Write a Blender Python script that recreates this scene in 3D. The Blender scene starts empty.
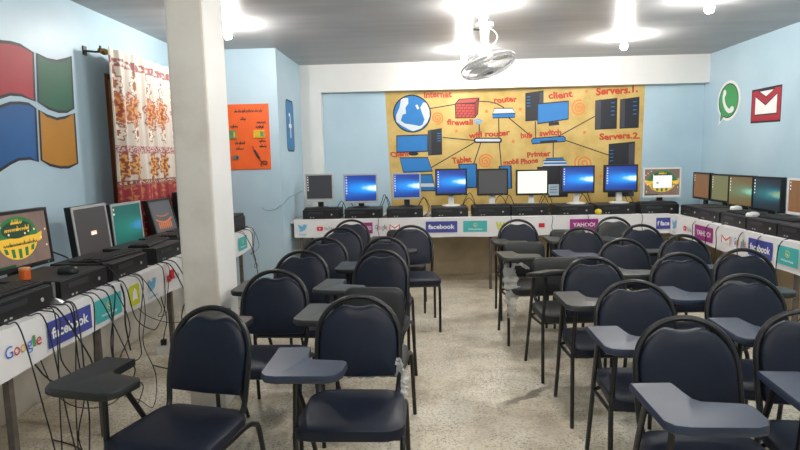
import bpy, bmesh, math, random
from mathutils import Vector, Matrix
R = math.radians
S = bpy.context.scene
C = S.collection
rng = random.Random(7)

# ---------------------------------------------------------------- camera, world, exposure
cam_d = bpy.data.cameras.new('camera')
cam = bpy.data.objects.new('camera', cam_d); C.objects.link(cam); S.camera = cam
cam_d.sensor_width = 36.0
cam_d.lens = 569.57 * 36 / 800
cam_d.clip_start = 0.02
H_CAM, PITCH, YAW, ROLL = 1.3909, 0.1180, 0.04366, -0.02119
_f = Vector((-math.sin(YAW)*math.cos(PITCH), math.cos(YAW)*math.cos(PITCH), -math.sin(PITCH)))
_r = Vector((math.cos(YAW), math.sin(YAW), 0)); _u = _r.cross(_f)
_r2 = _r*math.cos(ROLL) + _u*math.sin(ROLL); _u2 = -_r*math.sin(ROLL) + _u*math.cos(ROLL)
M = Matrix((_r2, _u2, -_f)).transposed().to_4x4(); M.translation = (0, 0, H_CAM)
cam.matrix_world = M

w = bpy.data.worlds.new('world'); S.world = w; w.use_nodes = True
w.node_tree.nodes['Background'].inputs[0].default_value = (0.75, 0.85, 1.0, 1)
w.node_tree.nodes['Background'].inputs[1].default_value = 0.6
S.view_settings.view_transform = 'Standard'
S.view_settings.look = 'None'
S.view_settings.gamma = 1.0
S.view_settings.use_curve_mapping = False
S.view_settings.exposure = 0.15
BULB = 760.0           # radiance of a lamp's diffuser

# ---------------------------------------------------------------- room sizes
XL, XR, YB, YW, YF, ZC = -2.29, 3.18, 6.59, 6.70, -2.6, 2.455
BX, BY = -1.40, 5.55            # the blue block in the back left corner
DZ = 0.76                       # desk height

# ---------------------------------------------------------------- materials
MATS = {}
def srgb(c):
    return tuple(((x/255)/12.92 if x/255 <= .04045 else ((x/255+.055)/1.055)**2.4) for x in c)
def mat(name, rgb, rough=.5, metal=0., noise=0., nscale=20., spec=.5, bump=0., emit=0., coat=0.):
    if name in MATS: return MATS[name]
    m = bpy.data.materials.new(name); m.use_nodes = True; nt = m.node_tree
    b = nt.nodes['Principled BSDF']; col = srgb(rgb)
    b.inputs['Base Color'].default_value = (*col, 1)
    b.inputs['Roughness'].default_value = rough; b.inputs['Metallic'].default_value = metal
    b.inputs['Specular IOR Level'].default_value = spec
    b.inputs['Coat Weight'].default_value = coat
    if emit:
        b.inputs['Emission Color'].default_value = (*col, 1); b.inputs['Emission Strength'].default_value = emit
        b.inputs['Base Color'].default_value = (.02, .02, .02, 1)
    if noise or bump:
        tc = nt.nodes.new('ShaderNodeTexCoord'); n = nt.nodes.new('ShaderNodeTexNoise')
        n.inputs['Scale'].default_value = nscale; n.inputs['Detail'].default_value = 5
        nt.links.new(tc.outputs['Object'], n.inputs['Vector'])
        if noise:
            r = nt.nodes.new('ShaderNodeValToRGB'); e = r.color_ramp.elements
            e[0].position = .3; e[1].position = .7
            e[0].color = (*[max(0, x*(1-noise)) for x in col], 1); e[1].color = (*[min(1, x*(1+noise*.6)) for x in col], 1)
            nt.links.new(n.outputs['Fac'], r.inputs[0])
            nt.links.new(r.outputs[0], b.inputs['Emission Color' if emit else 'Base Color'])
        if bump:
            bp = nt.nodes.new('ShaderNodeBump'); bp.inputs['Strength'].default_value = bump; bp.inputs['Distance'].default_value = .01
            nt.links.new(n.outputs['Fac'], bp.inputs['Height']); nt.links.new(bp.outputs[0], b.inputs['Normal'])
    MATS[name] = m; return m

class NT:
    """small helper for node maths"""
    def __init__(s, name):
        s.m = bpy.data.materials.new(name); s.m.use_nodes = True; s.t = s.m.node_tree; s.b = s.t.nodes['Principled BSDF']
        MATS[name] = s.m
    def n(s, typ, **kw):
        o = s.t.nodes.new(typ)
        for k, v in kw.items(): setattr(o, k, v)
        return o
    def link(s, a, b): s.t.links.new(a, b)
    def math(s, op, a, b=0., c=None):
        o = s.n('ShaderNodeMath', operation=op)
        for i, x in enumerate((a, b) if c is None else (a, b, c)):
            if isinstance(x, (int, float)): o.inputs[i].default_value = x
            else: s.link(x, o.inputs[i])
        return o.outputs[0]
    def mix(s, fac, a, b):
        o = s.n('ShaderNodeMix', data_type='RGBA')
        for i, x in ((0, fac), (6, a), (7, b)):
            if isinstance(x, (int, float)): o.inputs[i].default_value = x
            elif isinstance(x, tuple): o.inputs[i].default_value = (*srgb(x), 1)
            else: s.link(x, o.inputs[i])
        return o.outputs[2]
    def noise(s, vec, scale, detail=4., rough=.5):
        o = s.n('ShaderNodeTexNoise'); o.inputs['Scale'].default_value = scale
        o.inputs['Detail'].default_value = detail; o.inputs['Roughness'].default_value = rough
        s.link(vec, o.inputs['Vector']); return o.outputs['Fac']
    def ramp(s, fac, stops, hard=False):
        o = s.n('ShaderNodeValToRGB'); e = o.color_ramp.elements
        while len(e) < len(stops): e.new(.5)
        for x, (p, c) in zip(e, stops): x.position = p; x.color = (*srgb(c), 1)
        if hard: o.color_ramp.interpolation = 'CONSTANT'
        if isinstance(fac, (int, float)): o.inputs[0].default_value = fac
        else: s.link(fac, o.inputs[0])
        return o.outputs[0]
    def step(s, x, a, b):       # 0 below a, 1 above b
        o = s.n('ShaderNodeMapRange'); s.link(x, o.inputs[0]); o.inputs[1].default_value = a; o.inputs[2].default_value = b
        return o.outputs[0]

def wall_mat(name, lower=True, low=(196, 184, 164), z0=.72):
    k = NT(name); g = k.n('ShaderNodeNewGeometry'); p = g.outputs['Position']
    sx = k.n('ShaderNodeSeparateXYZ'); k.link(p, sx.inputs[0])
    c = k.ramp(k.noise(p, 1.3, 5), [(.3, (168, 195, 210)), (.55, (180, 205, 219)), (.75, (187, 210, 223))])
    if lower:
        lo = k.ramp(k.noise(p, 3.5, 6), [(.3, tuple(int(x*.88) for x in low)), (.6, low), (.8, tuple(min(255, int(x*1.05)) for x in low))])
        c = k.mix(k.step(sx.outputs[2], z0, z0+.005), lo, c)
    k.link(c, k.b.inputs['Base Color']); k.b.inputs['Roughness'].default_value = .42
    bp = k.n('ShaderNodeBump'); bp.inputs['Strength'].default_value = .12; bp.inputs['Distance'].default_value = .02
    k.link(k.noise(p, 9, 6), bp.inputs['Height']); k.link(bp.outputs[0], k.b.inputs['Normal'])
    return k.m
M_WALL = wall_mat('blue_wall_paint', True, (224, 218, 208))
M_WALLB = wall_mat('blue_wall_paint_tan_below', True, (196, 178, 146))
M_BLOCK = wall_mat('blue_block_paint', False)
M_BEAM = mat('white_beam_paint', (226, 225, 222), .5, noise=.04, nscale=2.5, bump=.1)
M_RECESS = wall_mat('blue_recess_paint', True, (196, 178, 146))

def ceiling_mat():
    k = NT('glossy_grey_ceiling_paint'); g = k.n('ShaderNodeNewGeometry'); p = g.outputs['Position']
    mp = k.n('ShaderNodeMapping'); mp.inputs['Scale'].default_value = (.7, 5, 1); k.link(p, mp.inputs[0])
    c = k.ramp(k.noise(mp.outputs[0], 1.2, 6), [(.3, (158, 158, 160)), (.7, (174, 174, 175))])
    k.link(c, k.b.inputs['Base Color']); k.b.inputs['Roughness'].default_value = .42; k.b.inputs['Specular IOR Level'].default_value = .3
    mp2 = k.n('ShaderNodeMapping'); mp2.inputs['Scale'].default_value = (1.2, 5, 1); k.link(p, mp2.inputs[0])
    bp = k.n('ShaderNodeBump'); bp.inputs['Strength'].default_value = .3; bp.inputs['Distance'].default_value = .008
    k.link(k.noise(mp2.outputs[0], 2.4, 4), bp.inputs['Height']); k.link(bp.outputs[0], k.b.inputs['Normal'])
    return k.m
M_CEIL = ceiling_mat()

def floor_mat():
    k = NT('worn_terrazzo_floor'); g = k.n('ShaderNodeNewGeometry'); p = g.outputs['Position']
    base = k.ramp(k.noise(p, 2.6, 9, .66), [(.33, (190, 179, 160)), (.45, (224, 215, 197)), (.55, (240, 233, 218)), (.70, (250, 246, 235))])
    big = k.ramp(k.noise(p, .8, 4), [(.36, (222, 216, 204)), (.60, (255, 254, 250))])
    mx = k.n('ShaderNodeMix', data_type='RGBA', blend_type='MULTIPLY'); mx.inputs[0].default_value = .8
    k.link(base, mx.inputs[6]); k.link(big, mx.inputs[7])
    def specks(scale, lo, hi, a, b):
        v = k.n('ShaderNodeTexVoronoi'); v.inputs['Scale'].default_value = scale; k.link(p, v.inputs['Vector'])
        return k.math('MULTIPLY', k.step(v.outputs['Distance'], hi, lo), k.step(k.noise(p, 3.4, 5), a, b))
    c = k.mix(k.math('MULTIPLY', specks(80, .18, .34, .38, .56), .85), mx.outputs[2], (104, 92, 76))
    c = k.mix(k.math('MULTIPLY', specks(36, .10, .22, .46, .58), .75), c, (92, 82, 68))
    fine = k.noise(p, 55, 3)
    c = k.mix(k.math('MULTIPLY', k.step(fine, .50, .66), .5), c, (142, 130, 110))
    # a damp-looking crack shaped stain in the aisle
    sx = k.n('ShaderNodeSeparateXYZ'); k.link(p, sx.inputs[0])
    wob = k.math('MULTIPLY', k.math('SUBTRACT', k.noise(p, 7, 6), .5), .22)
    d = k.math('ABSOLUTE', k.math('ADD', k.math('SUBTRACT', k.math('SUBTRACT', sx.outputs[1], 3.13), k.math('MULTIPLY', k.math('SUBTRACT', sx.outputs[0], .5), .93)), wob))
    win = k.math('MULTIPLY', k.step(sx.outputs[0], .38, .46), k.step(sx.outputs[0], .80, .66))
    st = k.math('MULTIPLY', k.math('MULTIPLY', k.step(d, .055, .025), win), .75)
    c = k.mix(st, c, (92, 84, 72))
    k.link(c, k.b.inputs['Base Color'])
    k.link(k.math('ADD', .45, k.math('MULTIPLY', k.noise(p, 4, 4), .3)), k.b.inputs['Roughness'])
    bp = k.n('ShaderNodeBump'); bp.inputs['Strength'].default_value = .15; bp.inputs['Distance'].default_value = .01
    k.link(k.noise(p, 25, 5), bp.inputs['Height']); k.link(bp.outputs[0], k.b.inputs['Normal'])
    return k.m
M_FLOOR = floor_mat()

def curtain_mat():
    k = NT('embroidered_curtain_cloth'); uv = k.n('ShaderNodeUVMap').outputs[0]
    sx = k.n('ShaderNodeSeparateXYZ'); k.link(uv, sx.inputs[0]); U, V = sx.outputs[0], sx.outputs[1]   # metres of cloth, height in metres
    nz = k.noise(uv, 26, 3); nz2 = k.noise(uv, 85, 3)
    c = k.mix(k.noise(uv, 7, 3), (192, 182, 170), (212, 204, 194))
    def band(a, b, col, cc, fac=1.):
        m_ = k.math('MULTIPLY', k.step(V, a-.004, a+.004), k.step(V, b+.004, b-.004))
        return k.mix(k.math('MULTIPLY', m_, fac) if not isinstance(fac, float) or fac != 1. else m_, cc, col)
    per = .30
    fu = k.math('SUBTRACT', k.math('FRACT', k.math('DIVIDE', U, per)), .5)
    def motif(v0, rx, rz, col, cc, lobes=8., thr=1., rim=None):
        dv = k.math('DIVIDE', k.math('SUBTRACT', V, v0), rz); du = k.math('DIVIDE', k.math('MULTIPLY', fu, per), rx)
        r = k.math('SQRT', k.math('ADD', k.math('MULTIPLY', du, du), k.math('MULTIPLY', dv, dv)))
        a = k.math('ARCTAN2', dv, du)
        r2 = k.math('ADD', r, k.math('MULTIPLY', k.math('SINE', k.math('MULTIPLY', a, lobes)), .16))
        r2 = k.math('ADD', r2, k.math('MULTIPLY', k.math('SUBTRACT', nz2, .5), .55))
        return k.mix(k.step(r2, thr+.05, thr-.05), cc, col)
    c = band(.0, .575, (150, 36, 46), c)
    c = k.mix(k.math('MULTIPLY', k.step(V, .58, .56), k.math('MULTIPLY', k.step(nz, .55, .60), .55)), c, (214, 150, 70))
    c = band(.575, .61, (124, 58, 54), c)
    c = k.mix(k.math('MULTIPLY', k.math('MULTIPLY', k.step(V, .58, .584), k.step(V, .605, .60)), k.step(nz2, .5, .56)), c, (220, 200, 170))
    for v0, rx, rz, col in ((.715, .10, .105, (146, 70, 48)), (.715, .078, .08, (212, 166, 84)), (.715, .058, .06, (140, 62, 40)), (.715, .034, .036, (208, 160, 74)), (.715, .014, .018, (110, 44, 30))):
        c = motif(v0, rx, rz, col, c, 10.)
    c = k.mix(k.math('MULTIPLY', k.math('MULTIPLY', k.step(V, .805, .809), k.step(V, .865, .861)), k.step(nz2, .46, .52)), c, (156, 72, 76))
    for v0, rx, rz, col in ((1.12, .125, .135, (150, 84, 56)), (1.12, .108, .115, (226, 214, 198)), (1.12, .10, .105, (168, 92, 50)), (1.12, .075, .078, (206, 146, 84)), (1.12, .055, .058, (140, 62, 36)), (1.12, .028, .03, (206, 150, 80)),
                            (1.30, .06, .075, (140, 92, 74)), (1.30, .05, .06, (224, 214, 200)), (1.30, .03, .035, (150, 96, 70)), (.955, .06, .06, (140, 92, 74)), (.955, .05, .048, (224, 214, 200)), (.955, .025, .025, (150, 80, 60)), (1.395, .018, .03, (150, 96, 80))):
        c = motif(v0, rx, rz, col, c, 8.)
    c = k.mix(k.math('MULTIPLY', k.math('MULTIPLY', k.step(V, 1.415, 1.42), k.step(V, 1.475, 1.47)), k.step(nz, .40, .48)), c, (138, 80, 80))
    k.link(c, k.b.inputs['Base Color']); k.b.inputs['Roughness'].default_value = .6
    k.b.inputs['Sheen Weight'].default_value = .3
    return k.m

def hero_mat(name, dark, mid, light, strength=1., wash=0.):
    """a desktop wallpaper: a lit window at the right throwing beams to the left"""
    k = NT(name); uv = k.n('ShaderNodeUVMap').outputs[0]
    sx = k.n('ShaderNodeSeparateXYZ'); k.link(uv, sx.inputs[0]); U, V = sx.outputs[0], sx.outputs[1]
    dx = k.math('SUBTRACT', .97, U); dy = k.math('ABSOLUTE', k.math('SUBTRACT', V, .5))
    wd = k.math('ADD', .20, k.math('MULTIPLY', k.math('ABSOLUTE', dx), .20))
    q = k.math('DIVIDE', dy, wd)
    beam = k.math('MULTIPLY', k.math('EXPONENT', k.math('MULTIPLY', k.math('MULTIPLY', q, q), -1.6)), k.math('EXPONENT', k.math('MULTIPLY', k.math('ABSOLUTE', dx), -1.45)))
    beam = k.math('MULTIPLY', beam, k.math('ADD', .8, k.math('MULTIPLY', k.noise(uv, 6, 3), .4)))
    c = k.ramp(beam, [(0., dark), (.22, tuple(int(.5*(a+b)) for a, b in zip(dark, mid))), (.5, mid), (.85, light)])
    k.b.inputs['Base Color'].default_value = (.02, .02, .02, 1); k.b.inputs['Roughness'].default_value = .35
    k.link(c, k.b.inputs['Emission Color']); k.b.inputs['Emission Strength'].default_value = strength
    return k.m
def wood_screen(name, a, b_, strength):
    k = NT(name); uv = k.n('ShaderNodeUVMap').outputs[0]
    mp = k.n('ShaderNodeMapping'); mp.inputs['Scale'].default_value = (7, .8, 1); k.link(uv, mp.inputs[0])
    c = k.mix(k.noise(mp.outputs[0], 1.6, 5), a, b_)
    k.b.inputs['Base Color'].default_value = (.02, .02, .02, 1)
    k.link(c, k.b.inputs['Emission Color']); k.b.inputs['Emission Strength'].default_value = strength
    return k.m

M_NAVY = mat('navy_vinyl', (19, 26, 42), .48, spec=.3, noise=.12, nscale=14, bump=.06)
M_BLACKV = mat('charcoal_vinyl', (30, 32, 32), .5, noise=.1, nscale=14, bump=.05)
M_FRAME = mat('black_painted_tube', (20, 20, 22), .38, noise=.25, nscale=40)
M_TABB = mat('slate_blue_tablet_paint', (42, 52, 72), .42, noise=.12, nscale=18, bump=.03)
M_TABK = mat('black_tablet_paint', (27, 31, 31), .42, noise=.2, nscale=16, bump=.03)
M_TABG = mat('grey_tablet_paint', (56, 58, 57), .4, noise=.15, nscale=16, bump=.03)
M_BPL = mat('black_plastic', (24, 24, 26), .4, noise=.1, nscale=30)
M_BPL2 = mat('matt_black_plastic', (34, 34, 36), .55, noise=.15, nscale=30)
M_SIL = mat('silver_plastic', (176, 178, 178), .4, noise=.05)
M_WPL = mat('white_plastic', (222, 222, 218), .4, noise=.03)
M_METAL = mat('brushed_steel', (190, 190, 190), .3, metal=1., noise=.1, nscale=40)
M_RUST = mat('brown_painted_steel_leg', (94, 86, 80), .5, noise=.3, nscale=30)
M_DESK = mat('white_laminate', (212, 208, 200), .4, noise=.05, nscale=5)
M_BAN = mat('white_vinyl_banner', (228, 226, 226), .45, noise=.03, nscale=6)
M_CABLE = mat('black_cable_rubber', (18, 18, 20), .5, noise=.1)
M_PLAS = None
def plastic_film():
    k = NT('clear_plastic_film'); b = k.b
    b.inputs['Base Color'].default_value = (.75, .75, .73, 1); b.inputs['Roughness'].default_value = .25
    b.inputs['Alpha'].default_value = .55
    g = k.n('ShaderNodeTexCoord'); bp = k.n('ShaderNodeBump'); bp.inputs['Strength'].default_value = .6; bp.inputs['Distance'].default_value = .01
    k.link(k.noise(g.outputs['Object'], 40, 4), bp.inputs['Height']); k.link(bp.outputs[0], b.inputs['Normal'])
    return k.m
M_PLAS = plastic_film()
def flat(name, rgb, rough=.55): return mat(name, rgb, rough, noise=.05, nscale=9)
P_NAVYL = flat('dark_outline_paint', (26, 26, 44)); P_RED = flat('logo_red_paint', (164, 30, 44)); P_GREEN = flat('logo_green_paint', (6, 86, 60))
P_BLUE = flat('logo_blue_paint', (12, 88, 150)); P_YEL = flat('logo_yellow_paint', (178, 122, 28))
P_GOLD = None
def gold():
    k = NT('golden_mural_ground'); g = k.n('ShaderNodeNewGeometry'); p = g.outputs['Position']
    c = k.ramp(k.noise(p, 4.5, 6, .6), [(.3, (184, 152, 78)), (.5, (203, 173, 100)), (.7, (213, 187, 118))])
    k.link(c, k.b.inputs['Base Color']); k.b.inputs['Roughness'].default_value = .55
    return k.m
P_GOLD = gold()
P_ORTX = flat('orange_red_lettering_paint', (190, 62, 34)); P_MBLUE = flat('mural_blue_paint', (34, 120, 190)); P_MDARK = flat('mural_black_paint', (30, 32, 40))
P_MGREY = flat('mural_grey_paint', (62, 62, 70)); P_MWHITE = flat('mural_white_paint', (206, 216, 222)); P_BRICK = flat('mural_brick_paint', (190, 66, 50)); P_SWIRL = flat('mural_orange_paint', (226, 128, 56))
P_WHITE = flat('white_print', (240, 240, 238)); P_FB = flat('royal_blue_print', (62, 70, 150)); P_TEAL = flat('teal_print', (70, 176, 176)); P_MAG = flat('magenta_print', (150, 34, 120))
P_SKY = flat('sky_blue_print', (110, 176, 208)); P_YRED = flat('bright_red_print', (206, 34, 44)); P_LIME = flat('lime_yellow_print', (206, 206, 44)); P_INK = flat('dark_ink_print', (40, 40, 46))
P_GBL = flat('letter_blue_print', (66, 110, 200)); P_GGR = flat('letter_green_print', (70, 150, 90)); P_GYE = flat('letter_amber_print', (224, 170, 50)); P_PURP = flat('purple_print', (66, 58, 120))

# ---------------------------------------------------------------- mesh building
class MB:
    def __init__(s): s.v = []; s.f = []; s.fm = []; s.mats = []; s.uv = {}
    def mi(s, m):
        if m not in s.mats: s.mats.append(m)
        return s.mats.index(m)
    def add(s, vs, fs, m):
        o = len(s.v); s.v += [Vector(p) for p in vs]; i = s.mi(m)
        for f in fs: s.f.append([o+a for a in f]); s.fm.append(i)
        return s
    def box(s, lo, hi, m):
        x0, y0, z0 = lo; x1, y1, z1 = hi
        vs = [(x, y, z) for x in (x0, x1) for y in (y0, y1) for z in (z0, z1)]
        return s.add(vs, [(0,1,3,2), (4,6,7,5), (0,4,5,1), (2,3,7,6), (0,2,6,4), (1,5,7,3)], m)
    def tube(s, pts, r, m, seg=8, smooth=0, closed=False):
        P = [Vector(p) for p in pts]
        if smooth: P = catmull(P, smooth, closed)
        n = len(P); vs = []; fs = []
        t0 = (P[1]-P[0]).normalized(); ref = Vector((0, 0, 1)) if abs(t0.z) < .9 else Vector((1, 0, 0))
        nx = t0.cross(ref).normalized()
        for i in range(n):
            a, b = (P[i-1] if i or closed else P[0]), (P[(i+1) % n] if i < n-1 or closed else P[-1])
            t = (b-a).normalized(); nx = (nx - t*nx.dot(t)); nx = nx.normalized() if nx.length > 1e-6 else t.orthogonal().normalized()
            ny = t.cross(nx); rr = r[i] if isinstance(r, (list, tuple)) else r
            for k in range(seg):
                a_ = 2*math.pi*k/seg; vs.append(P[i] + (nx*math.cos(a_) + ny*math.sin(a_))*rr)
        for i in range(n if closed else n-1):
            for k in range(seg):
                j = (i+1) % n
                fs.append((i*seg+k, i*seg+(k+1) % seg, j*seg+(k+1) % seg, j*seg+k))
        if not closed: fs.append(tuple(reversed(range(seg)))); fs.append(tuple((n-1)*seg+k for k in range(seg)))
        return s.add(vs, fs, m)
    def lathe(s, prof, m, seg=20, origin=(0,0,0), axis=None):
        """prof: (radius, height) pairs, turned about z, or about AXIS"""
        o = Vector(origin); q = Vector((0,0,1)).rotation_difference(Vector(axis).normalized()).to_matrix() if axis is not None else Matrix.Identity(3)
        vs = []; fs = []
        for (r, z) in prof:
            for k in range(seg):
                a = 2*math.pi*k/seg; vs.append(o + q @ Vector((r*math.cos(a), r*math.sin(a), z)))
        for i in range(len(prof)-1):
            for k in range(seg): fs.append((i*seg+k, i*seg+(k+1) % seg, (i+1)*seg+(k+1) % seg, (i+1)*seg+k))
        fs.append(tuple(reversed(range(seg)))); fs.append(tuple((len(prof)-1)*seg+k for k in range(seg)))
        return s.add(vs, fs, m)
    def cushion(s, outline, layers, m, fn):
        """outline: 2-D loop; layers: (scale towards the middle, depth); fn maps (a, b, depth) to a point"""
        n = len(outline); cx = sum(p[0] for p in outline)/n; cy = sum(p[1] for p in outline)/n
        vs = []; fs = []
        for sc, d in layers:
            for a, b in outline: vs.append(fn(cx+(a-cx)*sc, cy+(b-cy)*sc, d))
        for i in range(len(layers)-1):
            for k in range(n): fs.append((i*n+k, i*n+(k+1) % n, (i+1)*n+(k+1) % n, (i+1)*n+k))
        fs.append(tuple(reversed(range(n)))); fs.append(tuple((len(layers)-1)*n+k for k in range(n)))
        return s.add(vs, fs, m)
    def build(s, name, parent=None, org=None, smooth=True, bevel=0., loc=None, solid=0.):
        me = bpy.data.meshes.new(name)
        o_ = Vector(org) if org is not None else Vector((0,0,0))
        me.from_pydata([p-o_ for p in s.v], [], s.f)
        for m in s.mats: me.materials.append(m)
        me.polygons.foreach_set('material_index', s.fm)
        if s.uv:
            l = me.uv_layers.new(name='UVMap')
            for lp in me.loops: l.data[lp.index].uv = s.uv.get(lp.vertex_index, (0, 0))
        bm = bmesh.new(); bm.from_mesh(me); 
        if not s.uv and not getattr(s, 'flatprint', False): bmesh.ops.recalc_face_normals(bm, faces=bm.faces)
        if bevel:
            ed = [e for e in bm.edges if len(e.link_faces) == 2 and e.calc_face_angle(0) > R(40)]
            bmesh.ops.bevel(bm, geom=ed, offset=bevel, segments=2, affect='EDGES', profile=.6, clamp_overlap=True)
        if smooth:
            for f in bm.faces: f.smooth = True
            for e in bm.edges:
                if len(e.link_faces) != 2 or e.calc_face_angle(0) > R(38): e.smooth = False
        bm.to_mesh(me); bm.free()
        ob = bpy.data.objects.new(name, me); C.objects.link(ob)
        if parent is not None: ob.parent = parent
        if loc is not None: ob.location = loc
        return ob
def catmull(P, k, closed=False):
    out = []; n = len(P)
    for i in range(n if closed else n-1):
        if closed: p0, p1, p2, p3 = P[i-1], P[i], P[(i+1) % n], P[(i+2) % n]
        else: p0, p1, p2, p3 = P[max(i-1, 0)], P[i], P[i+1], P[min(i+2, n-1)]
        for j in range(k):
            t = j/k
            out.append(.5*((2*p1) + (p2-p0)*t + (2*p0-5*p1+4*p2-p3)*t*t + (3*p1-p0-3*p2+p3)*t**3))
    if not closed: out.append(P[-1])
    return out
def rrect(x0, y0, x1, y1, r, n=5):
    pts = []
    for cx, cy, a0 in ((x1-r, y1-r, 0), (x0+r, y1-r, 90), (x0+r, y0+r, 180), (x1-r, y0+r, 270)):
        for k in range(n+1): a = R(a0+90*k/n); pts.append((cx+r*math.cos(a), cy+r*math.sin(a)))
    return pts
def tag(o, label=None, cat=None, group=None, kind=None):
    if label: o['label'] = label
    if cat: o['category'] = cat
    if group: o['group'] = group
    if kind: o['kind'] = kind
    return o
def empty(name, loc, rz=0., label=None, cat=None, group=None):
    o = bpy.data.objects.new(name, None); C.objects.link(o); o.location = loc; o.rotation_euler.z = rz; o.empty_display_size = .1
    return tag(o, label, cat, group)
def children(o): return [c for c in C.objects if c.parent == o]
def copy_tree(o, parent=None):
    c = o.copy(); C.objects.link(c); c.parent = parent
    for ch in KIDS.get(o.name) or KIDS.setdefault(o.name, children(o)): copy_tree(ch, c)
    return c
KIDS = {}
def struct(mb, name, **kw):
    o = mb.build(name, smooth=False, **kw); o['kind'] = 'structure'; return o

# text as mesh data: (verts, faces) in a plane, centred
_TX = {}
def text_mesh(t, bold=0., shear=0.):
    k = (t, bold, shear)
    if k not in _TX:
        cu = bpy.data.curves.new('txt', 'FONT'); cu.body = t; cu.size = 1; cu.align_x = 'CENTER'; cu.align_y = 'CENTER'; cu.offset = bold; cu.shear = shear; cu.resolution_u = 3
        ob = bpy.data.objects.new('txt', cu); C.objects.link(ob)
        dg = bpy.context.evaluated_depsgraph_get(); me = bpy.data.meshes.new_from_object(ob.evaluated_get(dg))
        _TX[k] = ([v.co.copy() for v in me.vertices], [list(p.vertices) for p in me.polygons])
        bpy.data.objects.remove(ob); bpy.data.curves.remove(cu); bpy.data.meshes.remove(me)
    return _TX[k]

class Plane:
    """a drawing surface: 2-D artwork units to points on a real wall, lifted by layers of paint"""
    def __init__(s, o, ux, uy, n): s.o, s.ux, s.uy, s.n = Vector(o), Vector(ux), Vector(uy), Vector(n)
    def p(s, x, y, l=0.): return s.o + s.ux*x + s.uy*y + s.n*l
    def poly(s, mb, pts, m, l): 
        mb.flatprint = True
        return mb.add([s.p(x, y, l) for x, y in pts], [tuple(range(len(pts)))], m)
    def line(s, mb, pts, w_, m, l, closed=False):
        n = len(pts); L = []; Rr = []
        for i in range(n):
            a = pts[i-1] if (i or closed) else pts[0]; b = pts[(i+1) % n] if (i < n-1 or closed) else pts[-1]
            dx, dy = b[0]-a[0], b[1]-a[1]; d = math.hypot(dx, dy) or 1; nx, ny = -dy/d*w_/2, dx/d*w_/2
            L.append((pts[i][0]+nx, pts[i][1]+ny)); Rr.append((pts[i][0]-nx, pts[i][1]-ny))
        vs = [s.p(x, y, l) for x, y in L+Rr]; mb.flatprint = True
        return mb.add(vs, [(i, (i+1) % n, n+(i+1) % n, n+i) for i in range(n if closed else n-1)], m)
    def outlined(s, mb, pts, m, l, w_, om): s.poly(mb, pts, m, l); s.line(mb, pts, w_, om, l+.0006, True)
    def ell(s, cx, cy, rx, ry, n=28, a0=0., a1=360., rot=0.):
        out = []
        for k in range(n + (0 if a1-a0 >= 360 else 1)):
            a = R(a0+(a1-a0)*k/n); x, y = rx*math.cos(a), ry*math.sin(a)
            out.append((cx+x*math.cos(rot)-y*math.sin(rot), cy+x*math.sin(rot)+y*math.cos(rot)))
        return out
    def text(s, mb, t, cx, cy, width, height, m, l, rot=0., bold=.012, shear=0., jitter=0.):
        """fit the word into width x height (artwork units)"""
        v, f = text_mesh(t, bold, shear)
        if not v: return mb
        x0, x1 = min(p.x for p in v), max(p.x for p in v); y0, y1 = min(p.y for p in v), max(p.y for p in v)
        out = []
        for p in v:
            x = ((p.x-x0)/(x1-x0)-.5)*width; y = ((p.y-y0)/max(1e-6, y1-y0)-.5)*height
            if jitter: y += jitter*math.sin(x/width*9+cx); x += jitter*.5*math.sin(y/height*5+cx*3)
            out.append(s.p(cx+x*math.cos(rot)-y*math.sin(rot), cy+x*math.sin(rot)+y*math.cos(rot), l))
        mb.flatprint = True
        return mb.add(out, f, m)

# ================================================================ the room
T = .2
struct(MB().box((XL-T, YF-T, -.1), (XR+T, YW+T, 0), M_FLOOR), 'floor')
struct(MB().box((XL-T, YF-T, ZC), (XR+T, YW+T, ZC+.1), M_CEIL), 'ceiling')
WY0, WY1, WZ0, WZ1 = 4.11, 5.22, .95, 2.04
wl = MB()
wl.box((XL-T, YF, 0), (XL, WY0, ZC), M_WALL).box((XL-T, WY1, 0), (XL, BY, ZC), M_WALL)
wl.box((XL-T, WY0, 0), (XL, WY1, WZ0), M_WALL).box((XL-T, WY0, WZ1), (XL, WY1, ZC), M_WALL)
struct(wl, 'wall_left')
struct(MB().box((XR, YF, 0), (XR+T, YW+T, ZC), M_WALLB), 'wall_right')
struct(MB().box((BX, YW, 0), (XR, YW+T, ZC), M_RECESS), 'wall_back')
struct(MB().box((XL-T, YF-T, 0), (XR+T, YF, ZC), M_BLOCK), 'wall_front')
struct(MB().box((XL-T, BY, 0), (BX, YW+T, ZC), M_BLOCK), 'wall_corner')
struct(MB().box((BX, YB, 2.145), (XR, YW, ZC), M_BEAM), 'trim_1')           # white beam over the back wall
struct(MB().box((BX, YB, 0), (-1.165, YW, 2.145), M_BEAM), 'trim_2')       # white upright at its left end

# free standing pillar
k = NT('mottled_beige_pillar_paint'); g = k.n('ShaderNodeNewGeometry'); p_ = g.outputs['Position']
c_ = k.ramp(k.noise(p_, 2.2, 7, .6), [(.3, (206, 196, 183)), (.5, (224, 216, 205)), (.7, (232, 226, 217))])
sx_ = k.n('ShaderNodeSeparateXYZ'); k.link(p_, sx_.inputs[0])
dirt = k.math('MULTIPLY', k.step(sx_.outputs[2], .95, .1), k.step(k.noise(p_, 5, 6), .42, .65))
c_ = k.mix(k.math('MULTIPLY', dirt, .55), c_, (150, 128, 98))
k.link(c_, k.b.inputs['Base Color']); k.b.inputs['Roughness'].default_value = .5
bp_ = k.n('ShaderNodeBump'); bp_.inputs['Strength'].default_value = .25; bp_.inputs['Distance'].default_value = .02
k.link(k.noise(p_, 4, 6), bp_.inputs['Height']); k.link(bp_.outputs[0], k.b.inputs['Normal'])
pl = MB().box((-1.336, 3.02, 0), (-1.136, 3.34, ZC), k.m)
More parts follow.
